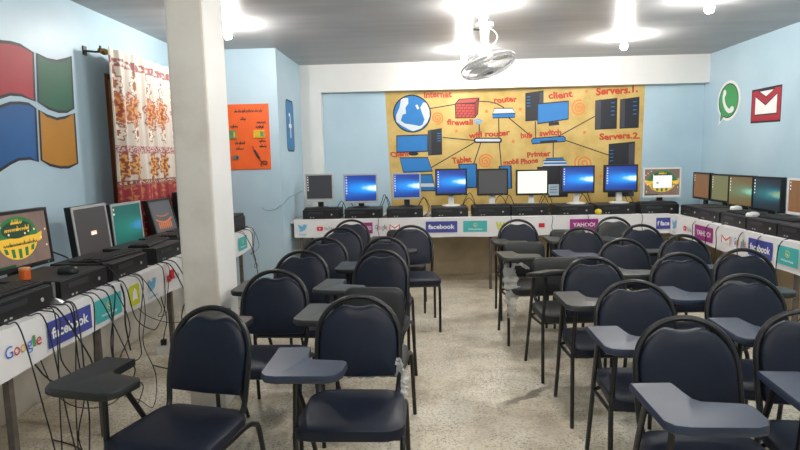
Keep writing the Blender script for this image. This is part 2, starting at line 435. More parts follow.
pl.fm[5] = pl.mi(mat('white_pillar_side_paint', (240, 239, 236), .45, noise=.03, nscale=4, bump=.1))  # right side and top whiter than the other faces
pl.fm[1] = pl.fm[5]
struct(pl, 'trim_3', bevel=.012)

# window behind the curtain
M_WOOD = mat('varnished_window_wood', (120, 66, 34), .4, noise=.25, nscale=12)
M_WOOD2 = mat('daylit_wood_reveal', (214, 148, 62), .4, noise=.15, nscale=10)  # amber tone paints daylight onto the inner window wood
win = tag(empty('window_1', (XL, WY0, WZ0)), kind='structure')
fr = MB(); O = (XL, WY0, WZ0)
t_ = .035
fr.box((XL-.1, WY0, WZ0), (XL+.006, WY0+t_, WZ1), M_WOOD).box((XL-.1, WY1-t_, WZ0), (XL+.02, WY1, WZ1), M_WOOD)
fr.box((XL-.1, WY0+t_, WZ0), (XL+.02, WY1-t_, WZ0+t_), M_WOOD).box((XL-.1, WY0+t_, WZ1-t_), (XL+.02, WY1-t_, WZ1), M_WOOD)
fr.box((XL-.09, (WY0+WY1)/2-.03, WZ0+t_), (XL, (WY0+WY1)/2+.03, WZ1-t_), M_WOOD)
fr.build('window_frame', win, O, smooth=False, bevel=.004)
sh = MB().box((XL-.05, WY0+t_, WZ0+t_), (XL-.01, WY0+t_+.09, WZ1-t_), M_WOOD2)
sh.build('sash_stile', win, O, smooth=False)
k = NT('window_glass'); k.b.inputs['Transmission Weight'].default_value = 1.; k.b.inputs['Roughness'].default_value = .05; k.b.inputs['IOR'].default_value = 1.1
MB().box((XL-.075, WY0+t_, WZ0+t_), (XL-.07, WY1-t_, WZ1-t_), k.m).build('pane', win, O, smooth=False)

# ================================================================ painted logos and the mural
def wallart(name, label, cat, loc):
    return empty(name, loc, 0, label, cat)
PLW = Plane((XL, 0, 0), (0, 1, 0), (0, 0, 1), (1, 0, 0))       # left wall: x = world y, y = world z
O = (XL, 3.36, 1.73)
lg = wallart('painted_wall_logo', 'big four-colour waving window emblem painted on the left wall', 'wall painting', O)
quads = {'red': (P_RED, [(2.975, 2.02), (3.05, 2.055), (3.177, 2.073), (3.256, 2.073), (3.36, 2.050), (3.335, 1.768), (3.225, 1.79), (3.133, 1.785), (3.04, 1.755), (2.955, 1.71)]),
         'green': (P_GREEN, [(3.394, 2.051), (3.483, 2.032), (3.579, 2.036), (3.666, 2.062), (3.729, 2.092), (3.709, 1.756), (3.635, 1.729), (3.549, 1.722), (3.455, 1.735), (3.365, 1.766)]),
         'blue': (P_BLUE, [(2.945, 1.66), (3.035, 1.705), (3.128, 1.736), (3.209, 1.745), (3.279, 1.745), (3.334, 1.725), (3.312, 1.411), (3.248, 1.431), (3.151, 1.426), (3.083, 1.404), (3.0, 1.368), (2.925, 1.33)]),
         'yellow': (P_YEL, [(3.365, 1.718), (3.433, 1.69), (3.527, 1.676), (3.612, 1.691), (3.711, 1.724), (3.70, 1.397), (3.60, 1.373), (3.516, 1.374), (3.421, 1.39), (3.345, 1.421)])}
for n_, (m_, pts) in quads.items():
    mb = MB(); PLW.outlined(mb, pts, m_, .0015, .017, P_NAVYL)
    tag(mb.build('painted_panel', lg, O, smooth=False), n_ + ' panel with a dark outline')

PRW = Plane((XR, 0, 0), (0, -1, 0), (0, 0, 1), (-1, 0, 0))     # right wall: x = -world y
O = (XR, 6.17, 1.9)
wa = wallart('painted_speech_bubble', 'green speech bubble with a white telephone handset painted on the right wall', 'wall painting', O)
cx_, cz_ = -6.175, 1.905
def bubble(rx, rz, tx, tz):
    pts = []
    for k_ in range(40):
        a = R(-116 + 340*k_/39); pts.append((cx_+rx*math.cos(a), cz_+rz*math.sin(a)))
    pts.append((tx, tz)); return pts
mb = MB(); PRW.poly(mb, bubble(.225, .205, -6.365, 1.655), P_WHITE, .001); mb.build('white_border', wa, O, smooth=False)
mb = MB(); PRW.poly(mb, bubble(.188, .172, -6.325, 1.70), flat('bubble_green_paint', (74, 158, 92)), .002); PRW.line(mb, bubble(.188, .172, -6.325, 1.70), .010, P_NAVYL, .0026, True); mb.build('green_bubble', wa, O, smooth=False)
mb = MB(); hs = [(cx_-.085, cz_+.09), (cx_-.095, cz_+.02), (cx_-.05, cz_-.06), (cx_+.02, cz_-.105), (cx_+.085, cz_-.10)]
hp = catmull([Vector((a, b, 0)) for a, b in hs], 5); PRW.line(mb, [(p.x, p.y) for p in hp], .045, P_WHITE, .0032)
PRW.poly(mb, PRW.ell(cx_-.078, cz_+.085, .03, .036), P_WHITE, .0034); PRW.poly(mb, PRW.ell(cx_+.075, cz_-.092, .04, .03), P_WHITE, .0034); mb.build('white_handset', wa, O, smooth=False)
O = (XR, 5.515, 1.8)
gm = wallart('painted_envelope', 'red and white envelope with dark outline painted on the right wall', 'wall painting', O)
P_ENV = flat('envelope_red_paint', (170, 44, 58))
def gp(a, b): return (-5.744 + .457*a, 1.655 + .300*b)        # 0..1 across the envelope
mb = MB(); PRW.outlined(mb, [gp(0, 0), gp(1, -.03), gp(1.0, 1.0), gp(0, 1.0)], P_ENV, .001, .02, P_NAVYL); mb.build('red_envelope', gm, O, smooth=False)
mb = MB(); PRW.outlined(mb, [gp(.13, .22), gp(.88, .2), gp(.88, .80), gp(.5, .50), gp(.13, .80)], P_WHITE, .002, .012, P_NAVYL)
PRW.outlined(mb, [gp(.24, .95), gp(.5, .74), gp(.78, .95)], P_WHITE, .002, .012, P_NAVYL); mb.build('white_paper', gm, O, smooth=False)

PBK = Plane((BX, 0, 0), (0, 1, 0), (0, 0, 1), (1, 0, 0))       # side face of the block
O = (BX, 6.02, 1.75)
fb = wallart('painted_blue_sign', 'tall blue rounded sign with a white letter on the blue wall block', 'wall painting', O)
mb = MB(); PBK.outlined(mb, rrect(5.87, 1.485, 6.19, 2.005, .05), flat('sign_blue_paint', (46, 122, 178)), .001, .018, P_NAVYL); mb.build('blue_panel', fb, O, smooth=False)
mb = MB(); PBK.line(mb, [(6.04, 1.62), (6.04, 1.82), (6.03, 1.86), (5.98, 1.86)], .035, P_WHITE, .002); PBK.line(mb, [(5.97, 1.745), (6.09, 1.745)], .04, P_WHITE, .0022); mb.build('lettering', fb, O, smooth=False)

# the big network mural: artwork units of the painted picture (about 87 to the metre), origin of the map on the wall
class Mural(Plane):
    def p(s, u, v, l=0.): return Vector((.0114563*u + .0000278*v - 4.85507, YW - l, -.0002512*u - .0114289*v + 3.28778))
PM = Mural((0,0,0), (1,0,0), (0,0,1), (0,-1,0))
OM = (1.05, YW, 1.5)
mu = wallart('network_mural', 'golden painted mural of a computer network with red lettering on the back wall', 'mural', OM)
def part(name, fn):
    mb = MB(); fn(mb); return mb.build(name, mu, OM, smooth=False)
part('painted_ground', lambda b: PM.poly(b, [(385.7, 91.5), (643.5, 83), (640.5, 224), (390.5, 226)], P_GOLD, .0008))
def swirl(cx, cy, r, turns=2.6):
    return [(cx+r*(t/40)*math.cos(R(360*turns*t/40)+cx), cy+r*(t/40)*math.sin(R(360*turns*t/40)+cx)) for t in range(3, 41)]
for cx, cy, r in ((579.3, 108, 8), (584.6, 163, 9.5), (437.7, 117.5, 6.3), (486, 161, 7.5)):
    part('painted_spiral', lambda b: PM.line(b, swirl(cx, cy, r), 1.5, P_SWIRL, .0014))
for cx, cy in ((586.5, 91.7), (584.8, 132), (521, 109), (457, 130.6), (487.5, 111), (514, 141), (602, 176)):
    part('painted_dot', lambda b: PM.poly(b, [(cx+(2.1 if k % 2 else 1.2)*math.cos(k*math.pi/8), cy+(2.1 if k % 2 else 1.2)*math.sin(k*math.pi/8)) for k in range(16)], P_SWIRL, .0014))
for L in ([(431, 108), (456, 104)], [(479, 101), (490, 101.5), (498, 103.5), (505, 107.5)], [(499.5, 117), (499.7, 138)], [(509, 117), (532, 136)],
              [(475, 140), (443, 137)], [(475, 142), (430, 168)], [(481.5, 142), (474, 164)], [(500, 142), (502, 166)], [(536, 121), (536.5, 138)],
              [(559, 136), (595, 116)], [(565, 139.5), (609, 154.6)], [(554, 142), (554, 157)], [(480, 124), (480, 138)]):
    part('painted_wire', lambda b: PM.line(b, L, 1.0, P_MDARK, .0016))
def globe(b):
    PM.outlined(b, PM.ell(412.5, 113.2, 18.6, 18.3, 40), P_MBLUE, .002, 1.3, P_NAVYL)
    for pts in ([(402, 97.5), (409, 97.5), (409, 103), (406, 107), (406.5, 113), (403, 114), (401, 120), (405, 123), (412, 124), (420, 125.5), (423, 124), (425, 119), (422.5, 112), (421, 107), (424, 102), (428, 102.5), (430.2, 108), (430.2, 116), (427.6, 122), (421.5, 127.8), (413, 130.6), (408, 128.5), (401, 124.5), (396.3, 121), (396.3, 115), (400, 107)], [(416, 105), (418, 104), (420, 108), (418, 109)]):
        PM.poly(b, pts, P_MWHITE, .0024)
part('painted_globe', globe)
def firewall(b):
    PM.poly(b, [(455.8, 103.2), (460, 98.5), (480.3, 97.3), (479, 113.5), (475.8, 117.6), (456, 118)], P_NAVYL, .002)
    PM.poly(b, [(457, 103), (460.6, 99.4), (479.3, 98.3), (475.6, 102)], P_BRICK, .0024)
    PM.poly(b, [(476.3, 102.6), (479.4, 99.5), (478.3, 113), (476, 116)], flat('mural_dark_brick_paint', (140, 44, 38)), .0024)
    for r in range(5):
        off = 0 if r % 2 else -1.9
        for c in range(6):
            a = 457 + off + c*3.8; a0, a1 = max(a, 456.8), min(a+3.3, 475.4)
            if a1-a0 > .6: PM.poly(b, [(a0, 104 + r*2.7), (a1, 103.8 + r*2.7), (a1, 106 + r*2.7), (a0, 106.2 + r*2.7)], P_BRICK, .0026)
part('painted_firewall', firewall)
def wifi(b):
    for r in (1.6, 3.7, 5.8): PM.line(b, PM.ell(478.8, 125, r, r, 10, 220, 320), 1.3, flat('wifi_light_blue_paint', (70, 160, 214)), .0022)
part('painted_wifi_symbol', wifi)
def router(b):
    PM.outlined(b, [(495.4, 108), (513.2, 108), (516, 113), (493.3, 113.7)], P_MWHITE, .002, .9, P_NAVYL)
    PM.outlined(b, [(493.3, 113.7), (516, 113), (515.6, 117), (493.6, 117.6)], P_MBLUE, .002, .9, P_NAVYL)
part('painted_router', router)
part('painted_wifi_router', lambda b: (PM.poly(b, rrect(474.4, 137.2, 502.6, 142.6, 2.2), P_NAVYL, .002), PM.poly(b, rrect(476, 138.4, 501, 141, 1.), P_MWHITE, .0024)))
def tower(b, x0, y0, x1, y1, side, leds):
    PM.poly(b, [(x0, y0+1), (x1, y0-1.5), (x1, y1-1), (x0, y1)], P_MDARK, .002)
    a, c = (x0, x0+(x1-x0)*.28) if side < 0 else (x1-(x1-x0)*.25, x1)
    PM.poly(b, [(a+.5, y0+1.2), (c-.4, y0), (c-.4, y1-1.2), (a+.5, y1-1)], P_MGREY, .0024)
    for q in leds: PM.line(b, [q, (q[0]+3.6, q[1]-.3)], .7, P_MBLUE, .0026)
def client_left(b):
    tower(b, 428, 129, 442.3, 155.3, -1, [(437.4, 133), (437.4, 135.5), (437.4, 138), (437.4, 140.5)])
    PM.outlined(b, [(396.4, 135.4), (427.6, 134.3), (427.6, 150.8), (396.2, 152)], P_MBLUE, .003, 1.3, P_NAVYL)
    PM.poly(b, PM.ell(413, 153.3, 5.3, 2.1), P_NAVYL, .0028)
part('painted_computer', client_left)
def client_top(b):
    tower(b, 526, 92, 544, 121, 1, [(527.4, 97), (527.4, 100), (527.4, 103), (527.4, 106)])
    PM.outlined(b, [(538.3, 103.8), (568.6, 101.2), (568.6, 118.7), (538.3, 123.4)], P_MBLUE, .003, 1.4, P_NAVYL)
    PM.poly(b, [(549, 122.2), (559, 121), (560, 124.5), (549.5, 125.6)], P_MDARK, .0028)
part('painted_computer', client_top)
part('painted_laptop', lambda b: PM.outlined(b, [(399, 157.5), (427.5, 157.3), (432.2, 171), (402.5, 172.4)], P_MBLUE, .002, 1.2, P_NAVYL))
part('painted_scanner', lambda b: (PM.outlined(b, [(402, 175.5), (431.5, 174.5), (435, 191), (402, 191.5)], P_MBLUE, .002, 1.2, P_NAVYL), PM.poly(b, [(403, 184), (433, 183.5), (434, 187), (403, 187.5)], P_MWHITE, .0024)))
part('painted_tablet', lambda b: PM.outlined(b, [(459, 164.2), (476.8, 163.6), (477, 187.5), (462, 188)], P_MBLUE, .002, 1.6, P_NAVYL))
part('painted_phone', lambda b: PM.outlined(b, [(500, 166), (511.6, 165.4), (512.2, 188.4), (503, 189)], P_MBLUE, .002, 1.6, P_NAVYL))
def switch(b):
    PM.outlined(b, [(534, 138), (564, 135.8), (566, 137.5), (565.6, 141), (533, 143.4), (532.2, 140)], P_MBLUE, .002, 1.1, P_NAVYL)
    PM.poly(b, [(541, 140.4), (558, 139.2), (558, 141.3), (541, 142.4)], P_NAVYL, .0026)
part('painted_switch', switch)
def printer(b):
    PM.poly(b, [(538, 166.5), (575, 165.5), (575, 174), (569, 176), (569, 197), (549, 197.5), (548, 176), (538, 174)], P_MDARK, .002)
    PM.outlined(b, [(547, 158), (564, 157.4), (565, 160), (546, 160.4)], P_MBLUE, .0024, .8, P_NAVYL)
    PM.outlined(b, [(544, 160.4), (567, 160), (568, 165.4), (543.5, 166)], P_MWHITE, .0024, .8, P_NAVYL)
    PM.poly(b, [(544.5, 162.2), (567, 161.8), (567.3, 163.7), (544.3, 164)], P_MBLUE, .0028)
    PM.poly(b, [(549.3, 184.3), (560, 184), (560, 195.3), (549.3, 195.6)], flat('pale_blue_paper_paint', (170, 196, 210)), .0026)
    for r in range(3): PM.line(b, [(551, 187+r*2.6), (558, 186.8+r*2.6)], .6, P_MGREY, .003)
part('painted_printer', printer)
part('painted_server', lambda b: tower(b, 595, 99.5, 616.6, 129.5, -1, [(610.5, 103), (610.5, 107), (610.5, 111), (610.5, 115)]))
part('painted_server', lambda b: tower(b, 619.3, 98.5, 638.2, 128.5, -1, [(632, 102), (632, 106), (632, 110), (632, 114)]))
part('painted_server', lambda b: tower(b, 609, 142.5, 635, 197, 1, [(610.2, 150), (610.2, 153.5), (610.2, 157), (610.2, 160.5)]))
for t, cx, cy, wd, hh, rot in (('internet', 438.8, 94.3, 28, 6, .02), ('firewall', 460.5, 121.8, 26, 6, .0), ('router', 506.3, 99.6, 23, 5.5, .06), ('wifi router', 490, 133.4, 42, 6, .07),
                           ('Client', 399, 153.8, 19, 5.5, .06), ('Tablet', 462, 159.6, 20, 6.4, .09), ('mobil Phone', 521.5, 161, 35, 5.6, .06), ('Printer', 539.7, 153.6, 24, 5.8, .08),
                           ('hub', 527.3, 134.6, 12, 6, .06), ('switch', 551, 132.2, 22, 6.2, .06), ('client', 560.6, 95, 24, 7, .09), ('Servers.1.', 616, 90.6, 41, 7.6, .07), ('Servers.2.', 619.6, 135.6, 40, 6.6, .04)):
    part('lettering', lambda b: PM.text(b, t, cx, cy, wd, -hh, P_ORTX, .0035, -rot, .04, 0., .35))

# the orange notice board on the front face of the block
O = (-1.71, BY, 1.62)
bd = wallart('orange_notice_board', 'orange board with black handwriting and small tool samples on the blue wall behind the pillar', 'notice board', O)
mb = MB().box((-1.97, BY-.012, 1.305), (-1.492, BY, 1.935), mat('orange_card', (232, 98, 36), .55, noise=.06, nscale=8)); mb.build('board', bd, O, smooth=False, bevel=.002)
PO = Plane((0, BY-.012, 0), (1, 0, 0), (0, 0, 1), (0, -1, 0))
def scrawl(cx, cz, wd, h=.018, seed=1):
    r = random.Random(seed); mb = MB(); x = cx-wd/2
    while x < cx+wd/2:
        l_ = r.uniform(.02, .045); n = 7
        PO.line(mb, [(x+l_*i/n, cz+h*.5*math.sin(i*1.7+seed)*(1 if i % 2 else .6)) for i in range(n+1)], .0085, P_INK, .001)
        if r.random() < .7: PO.poly(mb, PO.ell(x+l_*.5, cz+h*(.9 if r.random() < .6 else -.8), .004, .004, 8), P_INK, .001)
        if r.random() < .5: PO.line(mb, [(x+l_, cz-h*.2), (x+l_, cz+h)], .008, P_INK, .001)
        x += l_+.006
    return mb.build('handwriting', bd, O, smooth=False)
for i, (a, b_, c__) in enumerate(((-1.70, 1.865, .25), (-1.745, 1.79, .05), (-1.585, 1.755, .05), (-1.585, 1.71, .075), (-1.57, 1.575, .055), (-1.57, 1.525, .05), (-1.80, 1.56, .07), (-1.80, 1.505, .06), (-1.84, 1.72, .06))):
    scrawl(a, b_, c__, .022, i+3)
def chip(x, z, w_, h_, m1, m2):
    mb = MB().box((x-w_/2, BY-.026, z-h_/2), (x+w_/2, BY-.012, z+h_/2), m1); mb.box((x+w_*.1, BY-.030, z-h_*.35), (x+w_*.42, BY-.026, z+h_*.35), m2)
    return mb.build('mounted_circuit_board', bd, O, smooth=False, bevel=.002)
chip(-1.59, 1.645, .11, .075, mat('circuit_yellow', (214, 178, 48), .4, noise=.2), mat('circuit_green', (92, 140, 96), .4, noise=.3, nscale=60))
chip(-1.85, 1.645, .07, .08, mat('circuit_green', (92, 140, 96)), mat('circuit_yellow', (214, 178, 48)))
chip(-1.83, 1.425, .06, .04, mat('circuit_grey', (120, 124, 120), .4, noise=.2), M_BPL)
mb = MB().tube([(-1.66, BY-.022, 1.53), (-1.645, BY-.022, 1.49)], .007, mat('handle_red', (190, 60, 40))).tube([(-1.645, BY-.022, 1.49), (-1.60, BY-.022, 1.41)], .011, M_BPL2)
mb.tube([(-1.60, BY-.02, 1.41), (-1.575, BY-.02, 1.37), (-1.54, BY-.02, 1.35), (-1.525, BY-.02, 1.37), (-1.55, BY-.02, 1.385), (-1.585, BY-.02, 1.36), (-1.58, BY-.02, 1.33)], .004, M_CABLE, 6, 5)
mb.build('soldering_iron', bd, O)

# thin painted-over cable on the block
mb = MB(); mb.tube([(-1.60, BY-.004, .93), (-1.55, BY-.005, .90), (-1.47, BY-.005, .91), (BX-.03, BY-.005, .94), (BX+.005, BY-.003, .955), (BX+.006, BY+.25, 1.0), (BX+.006, BY+.6, 1.02), (BX+.006, YB-.1, 1.03)], .005, mat('pale_blue_cable_paint', (138, 170, 184), .5), 6, 4)
tag(mb.build('wall_cable', None), 'pale blue painted cable running along the blue wall block below the orange board', 'cable')

# ================================================================ desks with banners
def desk(name, label, lo, hi, legs, group=None):
    t = empty(name, ((lo[0]+hi[0])/2, (lo[1]+hi[1])/2, 0), 0, label, 'desk'); O = t.location
    MB().box((lo[0], lo[1], DZ-.03), (hi[0], hi[1], DZ), M_DESK).build('desktop', t, O, smooth=False, bevel=.003)
    a = MB(); i_ = .05
    a.box((lo[0]+i_, lo[1]+i_, DZ-.08), (hi[0]-i_, lo[1]+i_+.03, DZ-.03), M_RUST).box((lo[0]+i_, hi[1]-i_-.03, DZ-.08), (hi[0]-i_, hi[1]-i_, DZ-.03), M_RUST)
    a.box((lo[0]+i_, lo[1]+i_+.03, DZ-.08), (lo[0]+i_+.03, hi[1]-i_-.03, DZ-.03), M_RUST).box((hi[0]-i_-.03, lo[1]+i_+.03, DZ-.08), (hi[0]-i_, hi[1]-i_-.03, DZ-.03), M_RUST)
    a.build('apron_frame', t, O, smooth=False)
    for x, y in legs:
        MB().box((x-.014, y-.014, 0), (x+.014, y+.014, DZ-.03), M_RUST).build('leg', t, O, smooth=False, bevel=.002)
    return t
desk('computer_desk', 'near desk along the left wall, at the left edge of the picture', (XL+.003, .75), (-1.62, 2.06), [(-1.66, .82), (-2.2, .82), (-2.2, 2.0)])
desk('computer_desk', 'long desk under the curtained window on the left, passing behind the pillar', (XL+.003, 2.065), (-1.62, 5.24), [(-1.66, 2.10), (-1.66, 2.72), (-1.66, 3.55), (-1.66, 5.0), (-2.22, 2.53), (-2.22, 5.15)])
desk('computer_desk', 'long desk along the back wall under the golden mural', (BX+.004, 5.85), (XR-.003, YB-.003), [(-1.3, 5.9), (.68, 5.9), (2.42, 5.9), (-1.3, 6.5), (2.42, 6.5), (3.1, 6.5)])
desk('computer_desk', 'desk along the right wall', (2.49, 3.78), (XR-.003, 5.845), [(2.53, 3.92), (2.53, 5.75), (3.12, 3.92), (3.12, 5.75)])

def banner(name, label, P, x0, x1, z0=.57, z1=.768, sag=.012, seed=1):
    """printed strip hung along a desk front: P maps (along, up, out)"""
    r = random.Random(seed); t = empty(name, P.p((x0+x1)/2, z0, 0), 0, label, 'banner'); O = t.location.copy()
    n = int((x1-x0)/.06); vs = []; fs = []; ph = r.uniform(0, 6)
    for i in range(n+1):
        x = x0+(x1-x0)*i/n
        zb = z0 + sag*math.sin(x*2.3+ph) + .004*math.sin(x*11+ph)
        zt = z1 + .003*math.sin(x*7+ph)
        for j in range(5):
            f = j/4; z = zb+(zt-zb)*f
            o = .006 + (1-f)*.0035*math.sin(x*9+ph)
            vs.append(P.p(x, z, o))
        vs.append(P.p(x, z1+.002, -.045 - .012*math.sin(x*5+ph)))
    for i in range(n):
        for j in range(5): fs.append((i*6+j, (i+1)*6+j, (i+1)*6+j+1, i*6+j+1))
    MB().add(vs, fs, M_BAN).build('sheet', t, O)
    return t, O
L1_ = .0115
def logo(P, t, O, kind, a, b, zc=.667, h=.115):
    """one printed emblem between a and b along the strip"""
    cx = (a+b)/2; wd = b-a
    def out(name, fn, par=t, label=None):
        mb = MB(); fn(mb); o = mb.build(name, par, O, smooth=False)
        if label: o['label'] = label
        return o
    if kind in ('facebook', 'ffacebook'):
        p = out('printed_panel', lambda m: P.poly(m, [(a, zc-h/2), (b, zc-h/2), (b, zc+h/2), (a, zc+h/2)], P_FB, L1_), label='royal blue panel with white lettering')
        out('lettering', lambda m: P.text(m, 'facebook' if kind == 'facebook' else 'f face', cx, zc+.002, wd*.84, h*.42, P_WHITE, L1_+.001, 0, .03), p)
    elif kind == 'teal':
        p = out('printed_panel', lambda m: P.poly(m, [(a, zc-h/2), (b, zc-h/2), (b, zc+h/2), (a, zc+h/2)], P_TEAL, L1_), label='teal panel with a speech bubble and small lettering')
        def g(m):
            P.line(m, P.ell(cx, zc+h*.12, h*.17, h*.17, 20), h*.05, P_LIME, L1_+.001, True); P.line(m, [(cx-h*.06, zc+h*.18), (cx-h*.03, zc+h*.08), (cx+h*.07, zc+h*.05)], h*.05, P_WHITE, L1_+.001)
        out('speech_bubble', g, p); out('lettering', lambda m: P.text(m, 'WhatsApp', cx, zc-h*.26, wd*.6, h*.15, P_WHITE, L1_+.001, 0, .02), p)
    elif kind in ('yahoo', 'magenta'):
        p = out('printed_panel', lambda m: P.poly(m, [(a, zc-h/2), (b, zc-h/2), (b, zc+h/2), (a, zc+h/2)], P_MAG, L1_), label='magenta panel with white lettering')
        out('lettering', lambda m: P.text(m, 'YAHOO!', cx, zc, wd*.78, h*.36, P_WHITE, L1_+.001, 0, .02), p)
    elif kind == 'bird':
        s = h*.42
        pts = [(-1, -.6), (-.3, -.75), (.45, -.45), (.8, .1), (.85, .45), (1.1, .75), (.75, .65), (.45, .85), (.1, .7), (0, .35), (-.5, .55), (-.9, .85), (-.95, .4), (-.75, .15), (-.95, .15), (-.6, -.2), (-.7, -.3), (-.4, -.42)]
        out('printed_bird', lambda m: P.poly(m, [(cx+x*s*min(1, wd/(2*s)), zc+.01+y*s) for x, y in pts], P_SKY, L1_), label='sky blue bird')
        out('lettering', lambda m: P.text(m, 'twitter', cx, zc-h*.5, wd*.8, h*.15, P_SKY, L1_, 0, .02))
    elif kind == 'play':
        p = out('printed_play_button', lambda m: P.poly(m, rrect(a, zc-.022, a+.062, zc+.022, .01), P_YRED, L1_), label='red rounded play button')
        out('triangle', lambda m: P.poly(m, [(a+.023, zc-.011), (a+.043, zc), (a+.023, zc+.011)], P_WHITE, L1_+.001), p)
        if wd > .1: out('lettering', lambda m: P.text(m, 'YouTube', a+.07+(wd-.07)/2, zc, wd-.08, h*.3, P_INK, L1_, 0, .0))
    elif kind == 'google':
        ls = 'Google'; cols = (P_GBL, P_YRED, P_GYE, P_GBL, P_GGR, P_YRED); ws = (.22, .17, .17, .17, .09, .17); x = a
        for ch, m_, q in zip(ls, cols, ws):
            hh = h*(.42 if ch in 'Gl' else .30); zz = zc + (h*.07 if ch in 'Gl' else (-h*.07 if ch == 'g' else 0))
            if ch == 'g': hh = h*.42
            x2 = x; out('lettering', lambda m: P.text(m, ch, x2+q*wd/2, zz, q*wd*.86, hh, m_, L1_, 0, .0)); x += q*wd
    elif kind == 'gmail':
        out('printed_envelope', lambda m: (P.poly(m, [(a, zc-.03), (b, zc-.03), (b, zc+.03), (a, zc+.03)], P_WHITE, L1_), P.line(m, [(a+.01, zc-.03), (a+.01, zc+.03), (cx, zc-.006), (b-.01, zc+.03), (b-.01, zc-.03)], .014, P_YRED, L1_+.001)), label='white envelope with a red letter M')
    elif kind == 'ghost':
        p = out('printed_panel', lambda m: P.poly(m, rrect(a, zc-h/2, b, zc+h/2, .015), P_LIME, L1_), label='lime yellow rounded panel with a white shape')
        out('white_shape', lambda m: P.poly(m, [(cx-.03, zc-.03), (cx-.02, zc+.02), (cx, zc+.04), (cx+.02, zc+.02), (cx+.03, zc-.03), (cx, zc-.022)], P_WHITE, L1_+.001), p)
    elif kind == 'w':
        out('lettering', lambda m: P.text(m, 'W', cx, zc, wd, h*.7, P_LIME, L1_, 0, .05), label='lime green letter')
    elif kind == 'redtab':
        out('printed_tab', lambda m: P.poly(m, [(a, zc-.022), (b, zc-.022), (b, zc+.022), (a, zc+.022)], P_YRED, L1_), label='small red tab')
PL = Plane((-1.62, 0, 0), (0, 1, 0), (0, 0, 1), (1, 0, 0)); PB = Plane((0, 5.85, 0), (1, 0, 0), (0, 0, 1), (0, -1, 0)); PR = Plane((2.49, 0, 0), (0, -1, 0), (0, 0, 1), (-1, 0, 0))
t, O = banner('desk_banner', 'white banner of printed emblems on the front of the left-hand desks', PL, 1.2, 5.23, .575, .768, .010, 3)
for kd, a, b in (('google', 2.035, 2.25), ('facebook', 2.285, 2.605), ('teal', 2.64, 2.88), ('ghost', 2.965, 3.075), ('bird', 3.15, 3.31), ('play', 3.42, 3.6), ('yahoo', 3.75, 3.98), ('google', 4.1, 4.4), ('teal', 4.80, 5.04)): logo(PL, t, O, kd, a, b)
t, O = banner('desk_banner', 'white banner of printed emblems on the front of the desk under the golden mural', PB, -1.36, 2.487, .572, .766, .008, 5)
for kd, a, b in (('bird', -1.32, -1.22), ('play', -1.12, -.94), ('magenta', -.66, -.54), ('google', -.515, -.385), ('gmail', -.37, -.25), ('facebook', .01, .335), ('teal', .395, .64), ('w', .73, .82), ('redtab', 1.165, 1.225), ('magenta', 1.48, 1.765), ('ffacebook', 2.02+.325, 2.487-.0)): logo(PB, t, O, kd, a, b, .672)
t, O = banner('desk_banner', 'white banner of printed emblems on the front of the desk along the right wall', PR, -5.835, -3.79, .560, .767, .008, 8)
for kd, a, b in (('bird', -5.78, -5.68), ('play', -5.53, -5.36), ('yahoo', -5.30, -4.97), ('gmail', -4.83, -4.68), ('google', -4.64, -4.46), ('facebook', -4.43, -4.125), ('teal', -4.07, -3.84)): logo(PR, t, O, kd, a, b, .662, .13)

# ================================================================ tablet chairs
def arch_pts(hw, ztop, zside, n=14):
    """half-round frame seen from the front"""
    pts = [(-hw, zside)]
    for k in range(1, n): a = math.pi - math.pi*k/n; pts.append((hw*math.cos(a), zside+(ztop-zside)*math.sin(a)**.85))
    return pts + [(hw, zside)]
def lean(z): return -.085*(.82-z)/.31            # the backrest leans back
def tube_back(hw=.172, ztop=.81, zside=.63):
    left = [(-.15, -.17, .400), (-.158, -.125, .412), (-.166, -.095, .450), (-hw, lean(.53), .53)]
    P = [Vector(p) for p in left]
    for x, z in arch_pts(hw, ztop, zside): P.append(Vector((x, lean(z), z)))
    P += [Vector((-p[0], p[1], p[2])) for p in reversed(left)]
    return P
def pad_outline():
    pts = []
    hw, zt, zs = .163, .789, .63
    top = [q for q in arch_pts(hw, zt, zs, 22)]
    for x, z in top:
        pts.append((x, z - .02*max(0, 1-(x/.058)**2)))
    pts = [(-x, z) for x, z in pts]                # right to left over the top
    pts += [(-.159, .512), (-.152, .498), (0, .494), (.152, .498), (.159, .512)]
    return pts
def square_outline(): return rrect(-.163, .47, .163, .715, .05, 6)
TABLET = [(-.255, -.255), (-.14, -.25), (-.134, -.32), (-.128, -.365), (-.11, -.388), (-.03, -.398), (0, -.403), (.012, -.42), (.008, -.50), (-.01, -.535), (-.04, -.548), (-.20, -.548), (-.235, -.538), (-.252, -.51)]
